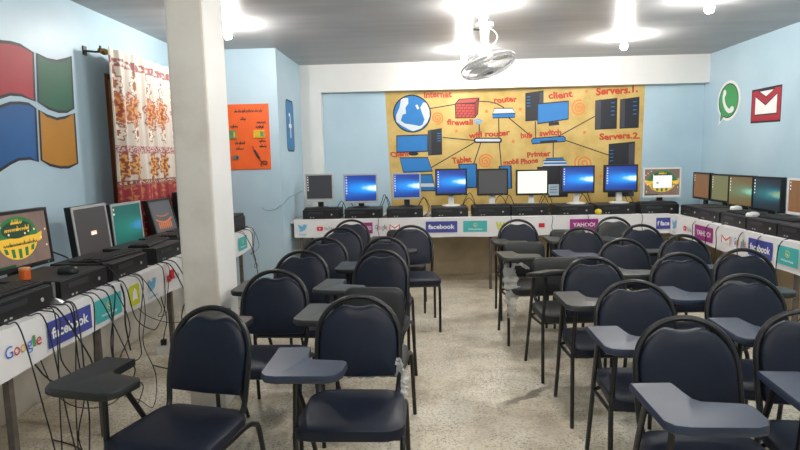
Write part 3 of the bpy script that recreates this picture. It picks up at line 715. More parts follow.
def chair_meshes(kind, tab):
    root = empty('tablet_chair', (0, 0, 0))
    navy = M_NAVY if kind == 'round' else M_BLACKV; bent = kind == 'bent'
    s = MB(); ol = [(x*(1+.10*(.5-(y+.24)/.37)), y) for x, y in rrect(-.19, -.425, .19, -.055, .07, 5)]
    s.cushion(ol, [(.93, .385), (.985, .392), (1., .41), (.985, .429), (.93, .437), (.75, .442), (.4, .444)], navy, lambda a, b, d: (a, b-.02, d)); s.build('seat', root)
    b = MB()
    if kind == 'round':
        b.cushion(pad_outline(), [(.96, .012), (.99, .009), (1., 0), (.99, -.012), (.965, -.019), (.85, -.026), (.45, -.030)], navy, lambda a, z, d: (a, lean(z)+d, z)); b.build('backrest', root)
        f = MB().tube(tube_back(), .0115, M_FRAME, 8, 3); f.build('backrest_frame', root)
    elif kind == 'dark':
        b.cushion(pad_outline(), [(.96, .012), (.99, .009), (1., 0), (.99, -.012), (.965, -.019), (.85, -.026), (.45, -.030)], M_BLACKV, lambda a, z, d: (a, lean(z)+d, z)); b.build('backrest', root)
        f = MB().tube(tube_back(), .0115, M_FRAME, 8, 3); f.build('backrest_frame', root)
    else:
        b.cushion(square_outline(), [(.95, .014), (.985, .012), (1., 0), (.985, -.012), (.95, -.018), (.8, -.024), (.45, -.028)], navy, lambda a, z, d: (a, lean(z)*.5-.02+d, z)); b.build('backrest', root)
        f = MB()
        for sx in (-1, 1): f.tube([(sx*.14, -.17, .425), (sx*.145, -.09, .435), (sx*.15, -.06, .48), (sx*.15, lean(.6)*.5+.002, .62)], .011, M_FRAME, 8, 4)
        f.build('backrest_frame', root)
    fr = MB(); z = .377
    fr.tube([(-.185, -.385, z), (.185, -.385, z)], .010, M_FRAME).tube([(-.17, -.11, z), (.17, -.11, z)], .010, M_FRAME)
    fr.tube([(-.155, -.385, z+.004), (-.15, -.11, z+.004)], .008, M_FRAME).tube([(.155, -.385, z+.004), (.15, -.11, z+.004)], .008, M_FRAME)
    fr.build('seat_frame', root)
    MB().tube([(-.195, -.39, .0), (-.199, -.395, .36), (-.197, -.395, .41), (-.185, -.40, .662)], .0105, M_FRAME, 8, 3).build('leg', root)
    MB().tube([(-.19, .0, .0), (-.203, -.12, .28), (-.217, -.21, .46), (-.232, -.32, .662)], .0105, M_FRAME, 8, 3).build('leg', root)
    MB().tube([(.19, -.40, .0), (.192, -.392, .30), (.192, -.375, .36), (.192, -.33, .385), (.192, -.22, .39)], .0105, M_FRAME, 8, 4).build('leg', root)
    MB().tube([(.192, -.22, .39), (.192, -.13, .392), (.193, -.07, .375), (.195, -.035, .32), (.20, .015, .0)], .0105, M_FRAME, 8, 4).build('leg', root)
    MB().tube([(-.197, -.388, .365), (-.207, -.165, .365)], .008, M_FRAME).tube([(-.207, -.165, .365), (-.16, -.15, .377)], .008, M_FRAME).build('side_rail', root)
    tb = MB(); tb.cushion(TABLET, [(.97, .661), (1., .666), (1., .682), (.98, .688), (.9, .689)], tab, lambda a, b_, d: (a*1.06-.004, b_-.03, d + (bent and -(b_+.37)*.2 + .02*math.sin((a+.26)*11)))); tb.build('writing_tablet', root)
    return root
PROTO = {}
def chair(kind, tab, x, y, rz, label, group='tablet chairs in rows'):
    key = (kind, tab.name)
    if key not in PROTO: PROTO[key] = o = chair_meshes(kind, tab); KIDS[o.name] = children(o)
    else: o = copy_tree(PROTO[key])
    o.location = (x, y, 0); o.rotation_euler.z = R(rz); tag(o, label, 'chair', group); return o
CH = [
 ('round', M_TABK, -.845, 2.19, -13, 'front navy chair beside the left desks, black writing tablet, nearest the white pillar'),
 ('round', M_TABB, -.285, 2.35, 0, 'front navy chair left of the aisle, slate blue writing tablet, torn film on its back'),
 ('round', M_TABK, -.79, 2.93, 0, 'navy chair directly behind the front chair that stands beside the left desks'),
 ('round', M_TABK, -.78, 3.55, -2, 'third navy chair back in the column beside the white pillar'),
 ('round', M_TABK, -.74, 4.13, 2, 'fourth navy chair back in the column beside the white pillar'),
 ('round', M_TABK, -.70, 4.72, 5, 'fifth navy chair back in the column beside the white pillar'),
 ('round', M_TABK, -.69, 5.33, -3, 'rearmost navy chair of the pillar column, just in front of the back desk'),
 ('square', M_TABG, -.27, 2.97, -6, 'low square-backed charcoal chair hidden behind the front chair with the slate blue tablet'),
 ('round', M_TABG, -.27, 3.53, -9, 'navy chair with a grey writing tablet, left of the aisle behind the charcoal square-backed one'),
 ('round', M_TABK, -.29, 4.12, -3, 'navy chair left of the aisle, second behind the charcoal square-backed one'),
 ('square', M_TABK, -.20, 5.38, 0, 'charcoal square-backed chair half hidden at the back desk, left of the aisle'),
 ('round', M_TABK, -.12, 4.80, 6, 'navy chair jutting into the aisle near the back desk, seat and legs fully seen'),
 ('round', M_TABB, .90, 1.99, -1, 'nearest navy chair on the right with a large slate blue tablet across its front'),
 ('round', M_TABB, 1.36, 2.06, -6, 'front navy chair cut off by the right edge of the picture'),
 ('round', M_TABB, .94, 2.58, -2, 'navy chair with slate blue tablet, second in the column right of the aisle'),
 ('round', M_TABB, 1.48, 2.68, -3, 'navy chair behind the front one at the right edge, slate blue tablet'),
 ('round', M_TABG, .93, 3.19, 0, 'navy chair with grey tablet on long legs, third in column right of aisle'),
 ('round', M_TABB, 1.45, 3.28, 0, 'navy chair mid right block with a blue tablet across its lower back'),
 ('round', M_TABK, 1.86, 3.39, -2, 'navy chair nearest the right desk, black tablet poking out at its side'),
 ('bent', M_TABK, .86, 3.79, 6, 'charcoal square-backed chair right of the aisle with a bent tablet edge'),
 ('round', M_TABG, 1.33, 3.87, 2, 'navy chair with grey tablet behind the middle of the right block'),
 ('round', M_TABB, 1.79, 4.01, 0, 'navy chair by the right desk, second from the nearest there'),
 ('square', M_TABG, .77, 4.48, 4, 'charcoal square-backed chair with clear plastic bag hanging, right of the aisle'),
 ('round', M_TABB, 1.22, 4.49, -2, 'navy chair with blue tablet seen over the charcoal bent-tablet chair'),
 ('round', M_TABK, 1.73, 4.62, 3, 'navy chair by the right desk, third from the nearest there'),
 ('square', M_TABG, 1.29, 5.20, 0, 'charcoal square-backed chair close to the magenta panel of the back desk banner'),
 ('round', M_TABK, .83, 5.12, 0, 'rearmost navy chair right of the aisle, at the lime letter of the back banner'),
 ('dark', M_TABK, 1.70, 5.20, 2, 'rearmost round-backed charcoal chair in front of the back desk on the right'),
]
CHO = [chair(*c) for c in CH]
# torn clear film still clinging to three chairs
def film(parent, pts, seed, n=9, size=.05):
    r = random.Random(seed); mb = MB()
    P = [Vector(p) for p in pts]; L = catmull(P, 6)
    for i in range(len(L)-1):
        pass
    cols = 6; vs = []; fs = []
    for i, p in enumerate(L):
        for j in range(cols+1):
            a = 2*math.pi*j/cols; rr = size*(.5+.9*r.random())*(.55+.45*math.sin(math.pi*i/(len(L)-1)))
            vs.append(p + Vector((math.cos(a)*rr, math.sin(a)*rr*.6, r.uniform(-.012, .012))))
    for i in range(len(L)-1):
        for j in range(cols): fs.append((i*(cols+1)+j, i*(cols+1)+j+1, (i+1)*(cols+1)+j+1, (i+1)*(cols+1)+j))
    mb.add(vs, fs, M_PLAS); o = mb.build('torn_plastic_film', parent, smooth=False); o['label'] = 'crumpled clear plastic film'; return o
film(CHO[22], [(-.20, -.39, .62), (-.19, -.40, .52), (-.17, -.40, .42), (-.18, -.41, .30), (-.17, -.40, .22)], 3, size=.05)
film(CHO[22], [(-.16, -.37, .60), (-.10, -.36, .60), (-.05, -.36, .57)], 9, size=.022)
film(CHO[1], [(.165, -.09, .56), (.175, -.085, .50), (.18, -.09, .43), (.175, -.11, .38)], 5, size=.026)
film(CHO[1], [(-.06, -.085, .497), (.0, -.086, .495), (.08, -.086, .497), (.14, -.086, .50)], 6, size=.012)
film(CHO[15], [(-.19, -.36, .66), (-.185, -.37, .62), (-.175, -.375, .58)], 11, size=.016)
film(CHO[16], [(-.19, -.12, .40), (-.18, -.10, .36), (-.17, -.11, .31)], 12, size=.02)

# ================================================================ monitors, computers, keyboards, mice
def em(name, rgb, s=1.): return mat('screen_'+name, rgb, .35, emit=s)
SC = {
 'hero': hero_mat('screen_blue_wallpaper', (8, 46, 136), (18, 150, 240), (224, 250, 255), 1.2),
 'tealhero': hero_mat('screen_teal_wallpaper', (14, 34, 50), (38, 128, 140), (150, 190, 150), .75),
 'greenhero': hero_mat('screen_olive_wallpaper', (118, 96, 58), (112, 140, 108), (150, 214, 190), .8),
 'olive': wood_screen('screen_olive_picture', (128, 116, 70), (110, 122, 92), .85),
 'wood': wood_screen('screen_wood_picture', (150, 104, 60), (92, 60, 36), .9),
 'dark': em('dark_grey', (44, 46, 52), .8), 'off': em('glowing_off_grey', (70, 70, 70), .85), 'white': em('white_page', (250, 252, 226), 1.1),  # the switched-off screen gets its grey from an added glow
 'brown': em('dark_brown', (62, 56, 54), .8), 'party': wood_screen('screen_brown_bokeh', (136, 110, 96), (84, 70, 66), .95),
 'teal': hero_mat('screen_green_wallpaper', (10, 92, 84), (20, 126, 112), (60, 140, 200), .85), 'greyparty': em('grey_picture', (78, 80, 82), .8),
}
E_W = em('white_mark', (245, 245, 240), 1.); E_G = em('green_mark', (34, 112, 58), .9); E_Y = em('yellow_mark', (226, 178, 52), .95); E_O = em('orange_mark', (206, 110, 54), .8); E_DK = em('dark_green_mark', (22, 62, 40), .8)
E_B = em('blue_bar', (30, 60, 110), .8); E_TAN = em('tan_bar', (190, 160, 92), .8); E_GL = em('warm_dot', (250, 214, 170), 1.)
def monitor(loc, rz, label, w_, h_, z0, kind, shell=M_BPL, bez=None, neckm=None, tilt=0., group='computer monitors', base=True):
    """origin under the stand; screen faces local -y; z0: lower edge above the origin"""
    t = empty('monitor', loc, R(rz), label, 'monitor', group); bez = bez or shell; neckm = neckm or shell
    tl = lambda x, y, z: (x, y + (z-z0)*math.sin(R(tilt)), z)
    def bx(mb, a, b, m):
        o = len(mb.v); mb.box(a, b, m)
        for i in range(o, len(mb.v)): mb.v[i] = Vector(tl(*mb.v[i]))
    hs = MB(); bx(hs, (-w_/2, -.030, z0), (w_/2, .008, z0+h_), shell)
    bx(hs, (-w_*.32, .008, z0+h_*.15), (w_*.32, .045, z0+h_*.8), shell); hs.build('housing', t, smooth=False, bevel=.005)
    bw = .016; bb = .022; fz = MB()
    for a, b in (((-w_/2, z0), (w_/2, z0+bb)), ((-w_/2, z0+h_-bw), (w_/2, z0+h_)), ((-w_/2, z0+bb), (-w_/2+bw, z0+h_-bw)), ((w_/2-bw, z0+bb), (w_/2, z0+h_-bw))):
        bx(fz, (a[0], -.036, a[1]), (b[0], -.0305, b[1]), bez)
    fz.build('bezel', t, smooth=False, bevel=.001)
    sx, sz0, sz1 = w_/2-bw, z0+bb, z0+h_-bw
    PS = Plane((0, -.0315, z0), (1, 0, 0), (0, math.sin(R(tilt)), 1), (0, -1, 0))
    sm = MB(); sm.add([PS.p(x, z-z0) for x, z in ((-sx, sz0), (sx, sz0), (sx, sz1), (-sx, sz1))], [(0, 1, 2, 3)], SC[kind]); sm.uv = {0: (0, 0), 1: (1, 0), 2: (1, 1), 3: (0, 1)}
    scr = sm.build('screen', t, smooth=False)
    X = lambda u: -sx+2*sx*u; Z = lambda v: (sz0-z0)+(sz1-sz0)*v
    def sub(name, fn, lab=None):
        m = MB(); fn(m); o = m.build(name, scr, smooth=False)
        if lab: o['label'] = lab
    q = lambda m, u0, v0, u1, v1, mt, l=.0008: PS.poly(m, [(X(u0), Z(v0)), (X(u1), Z(v0)), (X(u1), Z(v1)), (X(u0), Z(v1))], mt, l)
    if kind in ('hero', 'dark', 'tealhero', 'greenhero', 'olive', 'wood', 'teal'):
        r = random.Random(label); n = {'dark': 6, 'hero': 7, 'teal': 2, 'wood': 3}.get(kind, 5)
        def ic(m):
            for i in range(n):
                v = .95-i*.105; q(m, .035, v-.045, .075, v, E_W if i % 3 else E_GL)
        sub('desktop_icons', ic)
        if kind == 'hero' : sub('taskbar', lambda m: q(m, 0, 0, 1, .045, E_DK if False else E_B))
        if kind == 'dark': sub('taskbar', lambda m: q(m, 0, 0, 1, .05, E_TAN if False else em('grey_bar', (150, 150, 150), .7)))
        if kind == 'teal': sub('taskbar', lambda m: q(m, 0, 0, 1, .09, E_TAN))
    if kind == 'brown': sub('message_box', lambda m: (q(m, .44, .46, .62, .54, E_GL), q(m, .45, .47, .61, .51, E_W, .0012)))
    if kind in ('party', 'greyparty'):
        cx, cz = X(.5), Z(.5); hh = sz1-sz0
        if kind == 'party':
            def emb(m):
                PS.poly(m, PS.ell(cx, cz+hh*.02, hh*.52, hh*.40), E_Y, .0008); PS.poly(m, [p for p in PS.ell(cx, cz+hh*.05, hh*.54, hh*.40, 28, 0, 180)], E_G, .001); PS.poly(m, PS.ell(cx, cz+hh*.2, hh*.40, hh*.17), E_DK, .0012)
                for i in range(-2, 3): PS.poly(m, [(cx+(i*.19-.045)*hh, cz-hh*.05), (cx+(i*.19+.045)*hh, cz-hh*.05), (cx+(i*.165+.04)*hh, cz-hh*(.36-.03*i*i)), (cx+(i*.165-.04)*hh, cz-hh*(.36-.03*i*i))], E_G, .0011)
                PS.poly(m, [(cx-hh*.66, cz+hh*.10), (cx-hh*.3, cz+hh*.0), (cx, cz-hh*.03), (cx+hh*.3, cz+hh*.0), (cx+hh*.66, cz+hh*.10), (cx+hh*.62, cz-hh*.07), (cx+hh*.3, cz-hh*.15), (cx, cz-hh*.18), (cx-hh*.3, cz-hh*.15), (cx-hh*.62, cz-hh*.07)], E_Y, .0014)
            sub('emblem', emb, 'green and yellow festive emblem')
            def wr(m):
                for cxx, czz, ww, s_ in ((0, .33, .28, 4), (0, .20, .62, 5), (0, -.09, .8, 6)):
                    r = random.Random(s_); x = cx+(cxx-ww/2)*hh
                    while x < cx+(cxx+ww/2)*hh:
                        l_ = r.uniform(.04, .1)*hh; n = 5
                        PS.line(m, [(x+l_*i/n, cz+czz*hh+.03*hh*math.sin(i*2.1+s_)) for i in range(n+1)], .016*hh*1.4, E_Y if czz > 0 else E_DK, .0018)
                        if r.random() < .6: PS.line(m, [(x+l_, cz+czz*hh-.02*hh), (x+l_, cz+(czz+.07)*hh)], .018*hh, E_Y if czz > 0 else E_DK, .0018)
                        x += l_+.012*hh
            sub('emblem_lettering', wr)
        else:
            def emb(m):
                for i in range(7): PS.poly(m, PS.ell(X(.22+.09*i), Z(.20), .012, .03, 8), E_O, .0008)
                PS.line(m, [(X(.12+.76*i/10), Z(.42-.12*math.sin(math.pi*i/10))) for i in range(11)], .014, E_O, .0008)
                PS.line(m, [(X(.2+.6*i/8), Z(.56-.06*math.sin(math.pi*i/8))) for i in range(9)], .007, E_O, .0008)
            sub('emblem', emb, 'orange garland picture')
        def dots(m):
            r = random.Random(5)
            for i in range(14):
                u, v = (r.random(), r.uniform(.55, .98)) if i % 2 else (r.choice((r.uniform(0, .15), r.uniform(.85, 1))), r.random())
                PS.poly(m, PS.ell(X(min(.97, max(.03, u))), Z(min(.96, v)), .006, .006, 8), E_GL, .0016)
        if kind == 'party':
            sub('bokeh_lights', dots)
            sub('taskbar', lambda m: q(m, 0, 0, .4, .05, E_DK, .0016))
    if label.startswith('white-framed monitor showing'):
        sub('open_window', lambda m: (q(m, .24, .28, .78, .76, E_W, .002), q(m, .34, .45, .40, .5, E_G, .0023)), 'white open window')
    lt = MB(); lt.lathe([(.003, 0), (.003, .001)], em('power_green', (120, 220, 140), 1.), 8, PS.p(sx-.03, .010, .0055), (0, -1, 0)); lt.build('power_light', t)
    if base:
        nk = MB(); nk.box((-.03, .01, .012), (.03, .035, z0+h_*.4), neckm); nk.build('neck', t, smooth=False, bevel=.004)
        bs = MB(); bs.lathe([(.10, 0), (.10, .006), (.085, .012), (.03, .018)], neckm if neckm is not M_SIL else shell, 24, (0, .025, 0)); bs.build('base', t)
    return t
CW, CD, CHH = .38, .34, .105
def case_proto():
    t = empty('desktop_computer', (0, 0, 0))
    MB().box((-CW/2, -CD/2+.012, 0), (CW/2, CD/2, CHH), M_BPL2).build('case', t, smooth=False, bevel=.004)
    MB().box((-CW/2, -CD/2, .004), (CW/2, -CD/2+.012, CHH-.004), M_BPL).build('front_panel', t, smooth=False, bevel=.003)
    MB().box((-CW*.36, -CD/2-.002, CHH*.56), (CW*.06, -CD/2, CHH*.78), mat('drive_slot_grey', (52, 52, 56), .3)).build('disc_drive', t, smooth=False)
    MB().lathe([(.009, 0), (.009, .003), (.006, .004)], M_SIL, 14, (CW*.30, -CD/2, CHH*.5), (0, -1, 0)).build('power_button', t)
    b = MB()
    for i in range(2): b.box((-CW*.30+i*.03, -CD/2-.0015, CHH*.2), (-CW*.30+i*.03+.014, -CD/2, CHH*.27), M_SIL)
    b.build('usb_ports', t, smooth=False)
    return t
_case = [None]
def case(x, y, rz, label, z=DZ):
    if _case[0] is None: _case[0] = o = case_proto(); KIDS[o.name] = children(o)
    else: o = copy_tree(_case[0])
    o.location = (x, y, z); o.rotation_euler.z = R(rz); return tag(o, label, 'computer', 'flat desktop computers on the desks')
CT = DZ+CHH
# back row
BKX = [-1.085, -.645, -.205, .262, .695, 1.09, 1.545, 1.965, 2.40]
names_b = ['under the silver monitor with the dark desktop', 'under the larger silver monitor with blue wallpaper', 'under the silver monitor at the left edge of the mural', 'under the black monitor behind the blue lettered banner panel',
           'under the switched-off grey monitor', 'under the monitor with the blank white screen', 'under the black monitor below the painted printer', 'under the black monitor at the right edge of the mural', 'under the white-framed monitor in the back right']
for x, nm in zip(BKX, names_b): case(x, 6.06, 0, 'black flat desktop computer ' + nm)
y = 6.10
monitor((-1.122, y, CT), 0, 'silver monitor with a dark desktop, leftmost on the back desk', .305, .300, .07, 'dark', M_SIL, M_SIL, M_BPL)
monitor((-.680, y, CT), 0, 'large silver monitor with blue wallpaper beside the leftmost silver one', .367, .312, .05, 'hero', M_SIL, M_SIL, M_BPL)
monitor((-.187, y, CT), 0, 'small silver monitor with blue wallpaper at the left edge of the mural', .305, .283, .08, 'hero', M_SIL, M_SIL, M_BPL)
monitor((.287, y, CT), 0, 'black monitor with blue wallpaper covering the painted laptop edge', .336, .283, .114, 'hero', M_BPL, M_BPL, M_WPL)
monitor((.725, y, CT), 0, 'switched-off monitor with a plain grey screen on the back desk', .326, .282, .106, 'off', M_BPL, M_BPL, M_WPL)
monitor((1.14, y, CT), 0, 'monitor with a blank glowing white screen on the back desk', .337, .270, .10, 'white', M_BPL, M_BPL, M_WPL)
monitor((1.614, y, CT), 0, 'black monitor with blue wallpaper in front of the painted printer', .348, .290, .112, 'hero', M_BPL, M_BPL, M_WPL)
monitor((2.06, y, CT), 0, 'black monitor with blue wallpaper under the painted second server', .347, .289, .114, 'hero', M_BPL, M_BPL, M_WPL)
monitor((2.483, y, CT), 0, 'white-framed monitor showing a festive picture behind a white window', .39, .310, .054, 'party', M_WPL, M_WPL, M_BPL)
# right row (screens face the left wall)
for yy, lb in ((5.62, 'in the back right corner, next to the white-framed monitor'), (5.19, 'first from the corner along the right desk'), (4.785, 'mid right desk carrying a keyboard and white mouse'), (4.385, 'large in view above the blue lettered panel of the right banner'), (3.99, 'nearest on the right desk above the teal panel')):
    case(2.71 if yy < 5.5 else 2.74, yy, -90, 'black flat desktop computer ' + lb)
monitor((2.98, 6.20, DZ), -90, 'black monitor with a brown wood picture, farthest on the right desk', .36, .285, .12, 'wood', M_BPL)
monitor((2.98, 5.80, DZ), -88, 'black monitor with an olive picture, second farthest on the right desk', .36, .280, .12, 'olive', M_BPL)
monitor((2.98, 5.45, DZ), -82, 'dark monitor with a green glowing wallpaper in the middle of the right desk', .34, .300, .10, 'greenhero', M_BPL)
monitor((2.98, 5.04, DZ), -86, 'large black monitor with teal wallpaper on the right desk', .38, .300, .10, 'tealhero', M_BPL)
monitor((2.98, 4.56, DZ), -90, 'white-framed monitor with a brown screen cut off by the right edge', .38, .290, .11, 'wood', M_WPL)
# left row (screens face the right wall)
for yy, lb in ((2.23, 'nearest on the left desk at the picture edge'), (2.665, 'under the monitor with the festive emblem'), (3.10, 'below the brown-screened silver monitor'), (3.60, 'below the silver monitor with the green wallpaper'), (4.05, 'on the left desk below the grey picture monitor'), (4.47, 'on the left desk close behind the pillar')):
    case(-1.83, yy, 90, 'black flat desktop computer ' + lb)
monitor((-2.075, 2.77, DZ), 88, 'wide black monitor showing a green and yellow festive emblem at the left edge', .46, .300, .105, 'party', M_BPL, tilt=4)
monitor((-2.03, 3.35, DZ), 92, 'silver monitor with a dark brown screen and a small message box on the left desk', .38, .345, .04, 'brown', M_BPL, M_SIL, M_BPL, tilt=5)
monitor((-2.06, 3.81, DZ), 88, 'silver monitor with a green wallpaper and tan taskbar on the left desk', .37, .335, .03, 'teal', M_BPL, M_SIL, M_BPL, tilt=3)
monitor((-2.03, 4.33, DZ), 88, 'dark monitor leaning back with a grey and orange picture by the curtain', .36, .270, .08, 'greyparty', M_BPL, tilt=14)
monitor((-2.03, 4.74, DZ), 90, 'black monitor partly hidden by the white pillar in front of the curtain', .38, .300, .09, 'greyparty', M_BPL, tilt=3)

# a dark printer at the far end of the left desk
t = empty('printer', (-1.83, 5.03, DZ), R(90), 'dark printer at the far end of the left desk, seen right of the pillar', 'printer')
MB().box((-.16, -.17, 0), (.16, .17, .13), M_BPL2).build('body', t, smooth=False, bevel=.012)
MB().box((-.15, -.16, .13), (.15, .14, .155), M_BPL).build('scanner_lid', t, smooth=False, bevel=.006)
MB().box((-.12, -.20, .03), (.12, -.17, .036), M_BPL).build('paper_tray', t, smooth=False)

def keyboard(x, y, z, rz, label, m=M_BPL):
    t = empty('keyboard', (x, y, z), R(rz), label, 'keyboard', 'keyboards on the computers')
    MB().box((-.185, -.065, 0), (.185, .065, .014), m).build('body', t, smooth=False, bevel=.004)
    k_ = MB()
    for r_ in range(5):
        for c in range(14): k_.box((-.175+c*.0252, -.055+r_*.0225, .014), (-.175+c*.0252+.021, -.055+r_*.0225+.018, .019), M_BPL2)
    k_.build('keys', t, smooth=False)
    return t
keyboard(-1.76, 2.23, CT, 90, 'black keyboard on the nearest left computer')
keyboard(-1.77, 3.12, CT, 84, 'black keyboard on the computer below the brown-screened silver monitor')
keyboard(-1.80, 3.62, CT, 95, 'black keyboard on the computer below the green wallpaper monitor')
keyboard(-1.80, 4.07, CT, 90, 'black keyboard on the left computer next to the pillar')
keyboard(2.66, 4.80, CT, -90, 'black keyboard beside the white mouse on the right desk')
keyboard(2.70, 4.39, CT, -84, 'black keyboard on the large computer of the right desk')
keyboard(.72, 6.0, CT, 4, 'keyboard tangled in cables under the switched-off monitor')
keyboard(-1.08, 5.975, CT, 3, 'keyboard under the leftmost silver monitor', M_BPL)
keyboard(1.10, 5.98, CT, -3, 'keyboard under the blank white monitor', M_BPL)
keyboard(2.40, 5.99, CT, 0, 'keyboard under the white-framed monitor', M_BPL)
def mouse(x, y, z, rz, label, m):
    t = empty('computer_mouse', (x, y, z), R(rz), label, 'mouse')
    b = MB(); b.cushion(rrect(-.03, -.052, .03, .052, .026, 5), [(.96, 0), (1., .008), (.98, .018), (.85, .028), (.6, .034), (.3, .036)], m, lambda a, c, d: (a, c, d)); b.build('body', t)
    MB().box((-.004, -.035, .030), (.004, -.015, .037), M_BPL2).build('wheel', t, smooth=False, bevel=.001)
mouse(-1.74, 2.66, CT, 80, 'black mouse on the computer under the festive emblem monitor', M_BPL)
mouse(2.615, 4.635, CT, -80, 'white mouse on the right desk computer', M_WPL)
mouse(2.78, 5.19, CT, -80, 'small white mouse beside the corner monitors of the right desk', M_WPL)

# small things on the left desk
t = empty('microphone_stand', (-1.665, 2.43, DZ+.0085), 0, 'small silver round-footed stand at the edge of the left desk', 'stand')
MB().lathe([(.045, 0), (.044, .006), (.030, .018), (.012, .026), (.007, .030)], M_METAL, 24).build('foot', t)
MB().tube([(0, 0, .028), (.002, 0, .10)], .008, M_METAL).build('stem', t)
t = empty('orange_pot', (-1.85, 2.515, CT), 0, 'small orange pot on a computer in front of the festive monitor', 'pot')
MB().lathe([(.020, 0), (.023, .003), (.024, .045)], mat('orange_plastic', (214, 96, 40), .4), 18).build('body', t)
MB().lathe([(.024, .045), (.025, .047), (.025, .055), (.022, .058)], mat('orange_lid', (226, 150, 96), .4), 18).build('lid', t)
mb = MB(); mb.lathe([(.012, 0), (.03, .012), (.036, .03), (.028, .05), (.008, .058)], mat('yellow_sponge', (222, 196, 60), .8, noise=.15), 16)
o = mb.build('yellow_sponge_ball', None, loc=(1.775, 5.878, DZ+.008)); tag(o, 'yellow ball lying on the back desk above the magenta banner panel', 'ball')

# ================================================================ cables
def cable(pts, r, label, group, m=M_CABLE, name='cable'):
    o0 = Vector(pts[0]); mb = MB(); mb.tube([Vector(p)-o0 for p in pts], r, m, 6, 6); o = mb.build(name, None, loc=o0); return tag(o, label, 'cable', group)
r = random.Random(21)
GL = 'cables hanging from the left desk'
LB = 'thin black cable hanging in loops in front of the left desk banner'
XE = -1.595
for i, (ya, yb, zl, lo_) in enumerate([(2.10, 2.32, .14, 0), (2.22, 2.42, .10, 0), (2.30, 2.30, .02, 1), (2.40, 2.58, .34, 0), (2.46, 2.50, .02, 1), (2.36, 2.8, .40, 0), (2.62, 3.05, .36, 0), (2.70, 2.74, .25, 2), (2.78, 2.84, .12, 2), (2.90, 3.35, .44, 0),
                                        (3.02, 3.02, .03, 1), (3.08, 3.42, .48, 0), (3.42, 3.78, .42, 0), (3.50, 3.55, .06, 1), (3.62, 3.66, .3, 2), (4.86, 5.16, .55, 0), (4.92, 5.2, .42, 0), (5.05, 5.1, .1, 1)]):
    x = XE + r.uniform(0, .03); xo = lambda: x + r.uniform(-.006, .07)
    P = [(-1.70, ya-.02, DZ+.012), (-1.635, ya, DZ+.016), (x, ya+.01, DZ-.02)]
    if lo_ == 0:       # swag that comes back up
        n = 4
        for k_ in range(1, n+1):
            f = k_/(n+1); P.append((xo(), ya+(yb-ya)*f, DZ-.03-(DZ-.03-zl)*math.sin(math.pi*f)**.8))
        P += [(x, yb, DZ-.03), (-1.635, yb+.01, DZ+.016), (-1.70, yb+.03, DZ+.012)]
    elif lo_ == 1:     # drops to the floor
        for k_ in range(1, 5): P.append((xo(), ya+r.uniform(-.06, .06), DZ-(DZ-zl)*k_/4))
        P += [(x-.12, ya+.12, .008), (x-.3, ya+.2, .008)]
    else:              # a coil and an end tucked under the desk
        for k_ in range(1, 4): P.append((xo(), ya+r.uniform(-.04, .04), DZ-(DZ-zl)*k_/3))
        P += [(x+.01, ya+.12, zl-.03), (x+.02, ya+.17, zl+.05), (x+.01, ya+.09, zl+.10), (x-.03, ya-.1, zl+.06), (x-.16, ya-.25, zl+.16), (x-.25, ya-.3, .64)]
    cable(P, r.choice((.0022, .0028, .0035)), LB, GL)
GR = 'cables hanging over the right banner'
for yy, zl in ((5.05, .42), (4.88, .38), (4.52, .36), (4.28, .30), (4.02, .22), (5.30, .46)):
    cable([(2.60, yy+.02, DZ+.01), (2.53, yy+.01, DZ+.014), (2.462, yy, DZ-.03), (2.455, yy+r.uniform(-.02, .02), (DZ+zl)/2+.05), (2.46, yy+r.uniform(-.04, .03), zl), (2.54, yy, zl-.10), (2.66, yy+.03, zl-.02)], .0035, 'thin dark cable hanging over the right desk banner', GR)
GB = 'cables on the back desk'
for x0 in (-.87, -.43, .03, .49, .90, 1.32, 1.75, 2.19):
    for q in range(2):
        a = x0 + r.uniform(-.05, .05)
        cable([(a-.12, 6.30, DZ+.02), (a-.05, 6.28, DZ+.10+.1*r.random()), (a, 6.26, DZ+.16+.08*r.random()), (a+.05, 6.2, DZ+.06), (a+.0, 6.05, DZ+.008), (a-.02, 5.98, DZ+.008), (a+.03, 5.92, DZ+.010)], .004, 'black cable curling between the computers on the back desk', GB)
for xx in (-.48, .88, 1.30, 1.66, 2.20):
    cable([(xx, 5.98, DZ+.008), (xx, 5.88, DZ+.014), (xx+.005, 5.826, DZ-.02), (xx-.005, 5.825, .66), (xx+.01, 5.83, .58), (xx+.01, 5.93, .54), (xx, 6.1, .60)], .003, 'thin cable hanging over the back desk banner', 'cables over the back banner')
cable([(-2.1, 2.95, DZ+.20), (-2.0, 3.05, DZ+.12), (-1.9, 2.93, DZ+.115), (-1.80, 2.90, DZ+.118), (-1.74, 2.905, DZ+.118), (-1.66, 2.90, DZ+.07), (-1.60, 2.89, DZ-.05), (-1.58, 2.85, .55), (-1.58, 2.88, .4)], .0045, 'black cable from the festive monitor across to the desk edge', None)
for i, yy in enumerate((3.9, 4.2, 4.55)):
    cable([(3.10, yy, DZ+.006), (3.04, yy+.05, DZ+.10), (2.98, yy-.04, DZ+.15), (2.93, yy-.12, DZ+.05), (2.90, yy-.2, DZ+.006)], .004, 'black cable behind the computers of the right desk', 'cables behind the right computers')
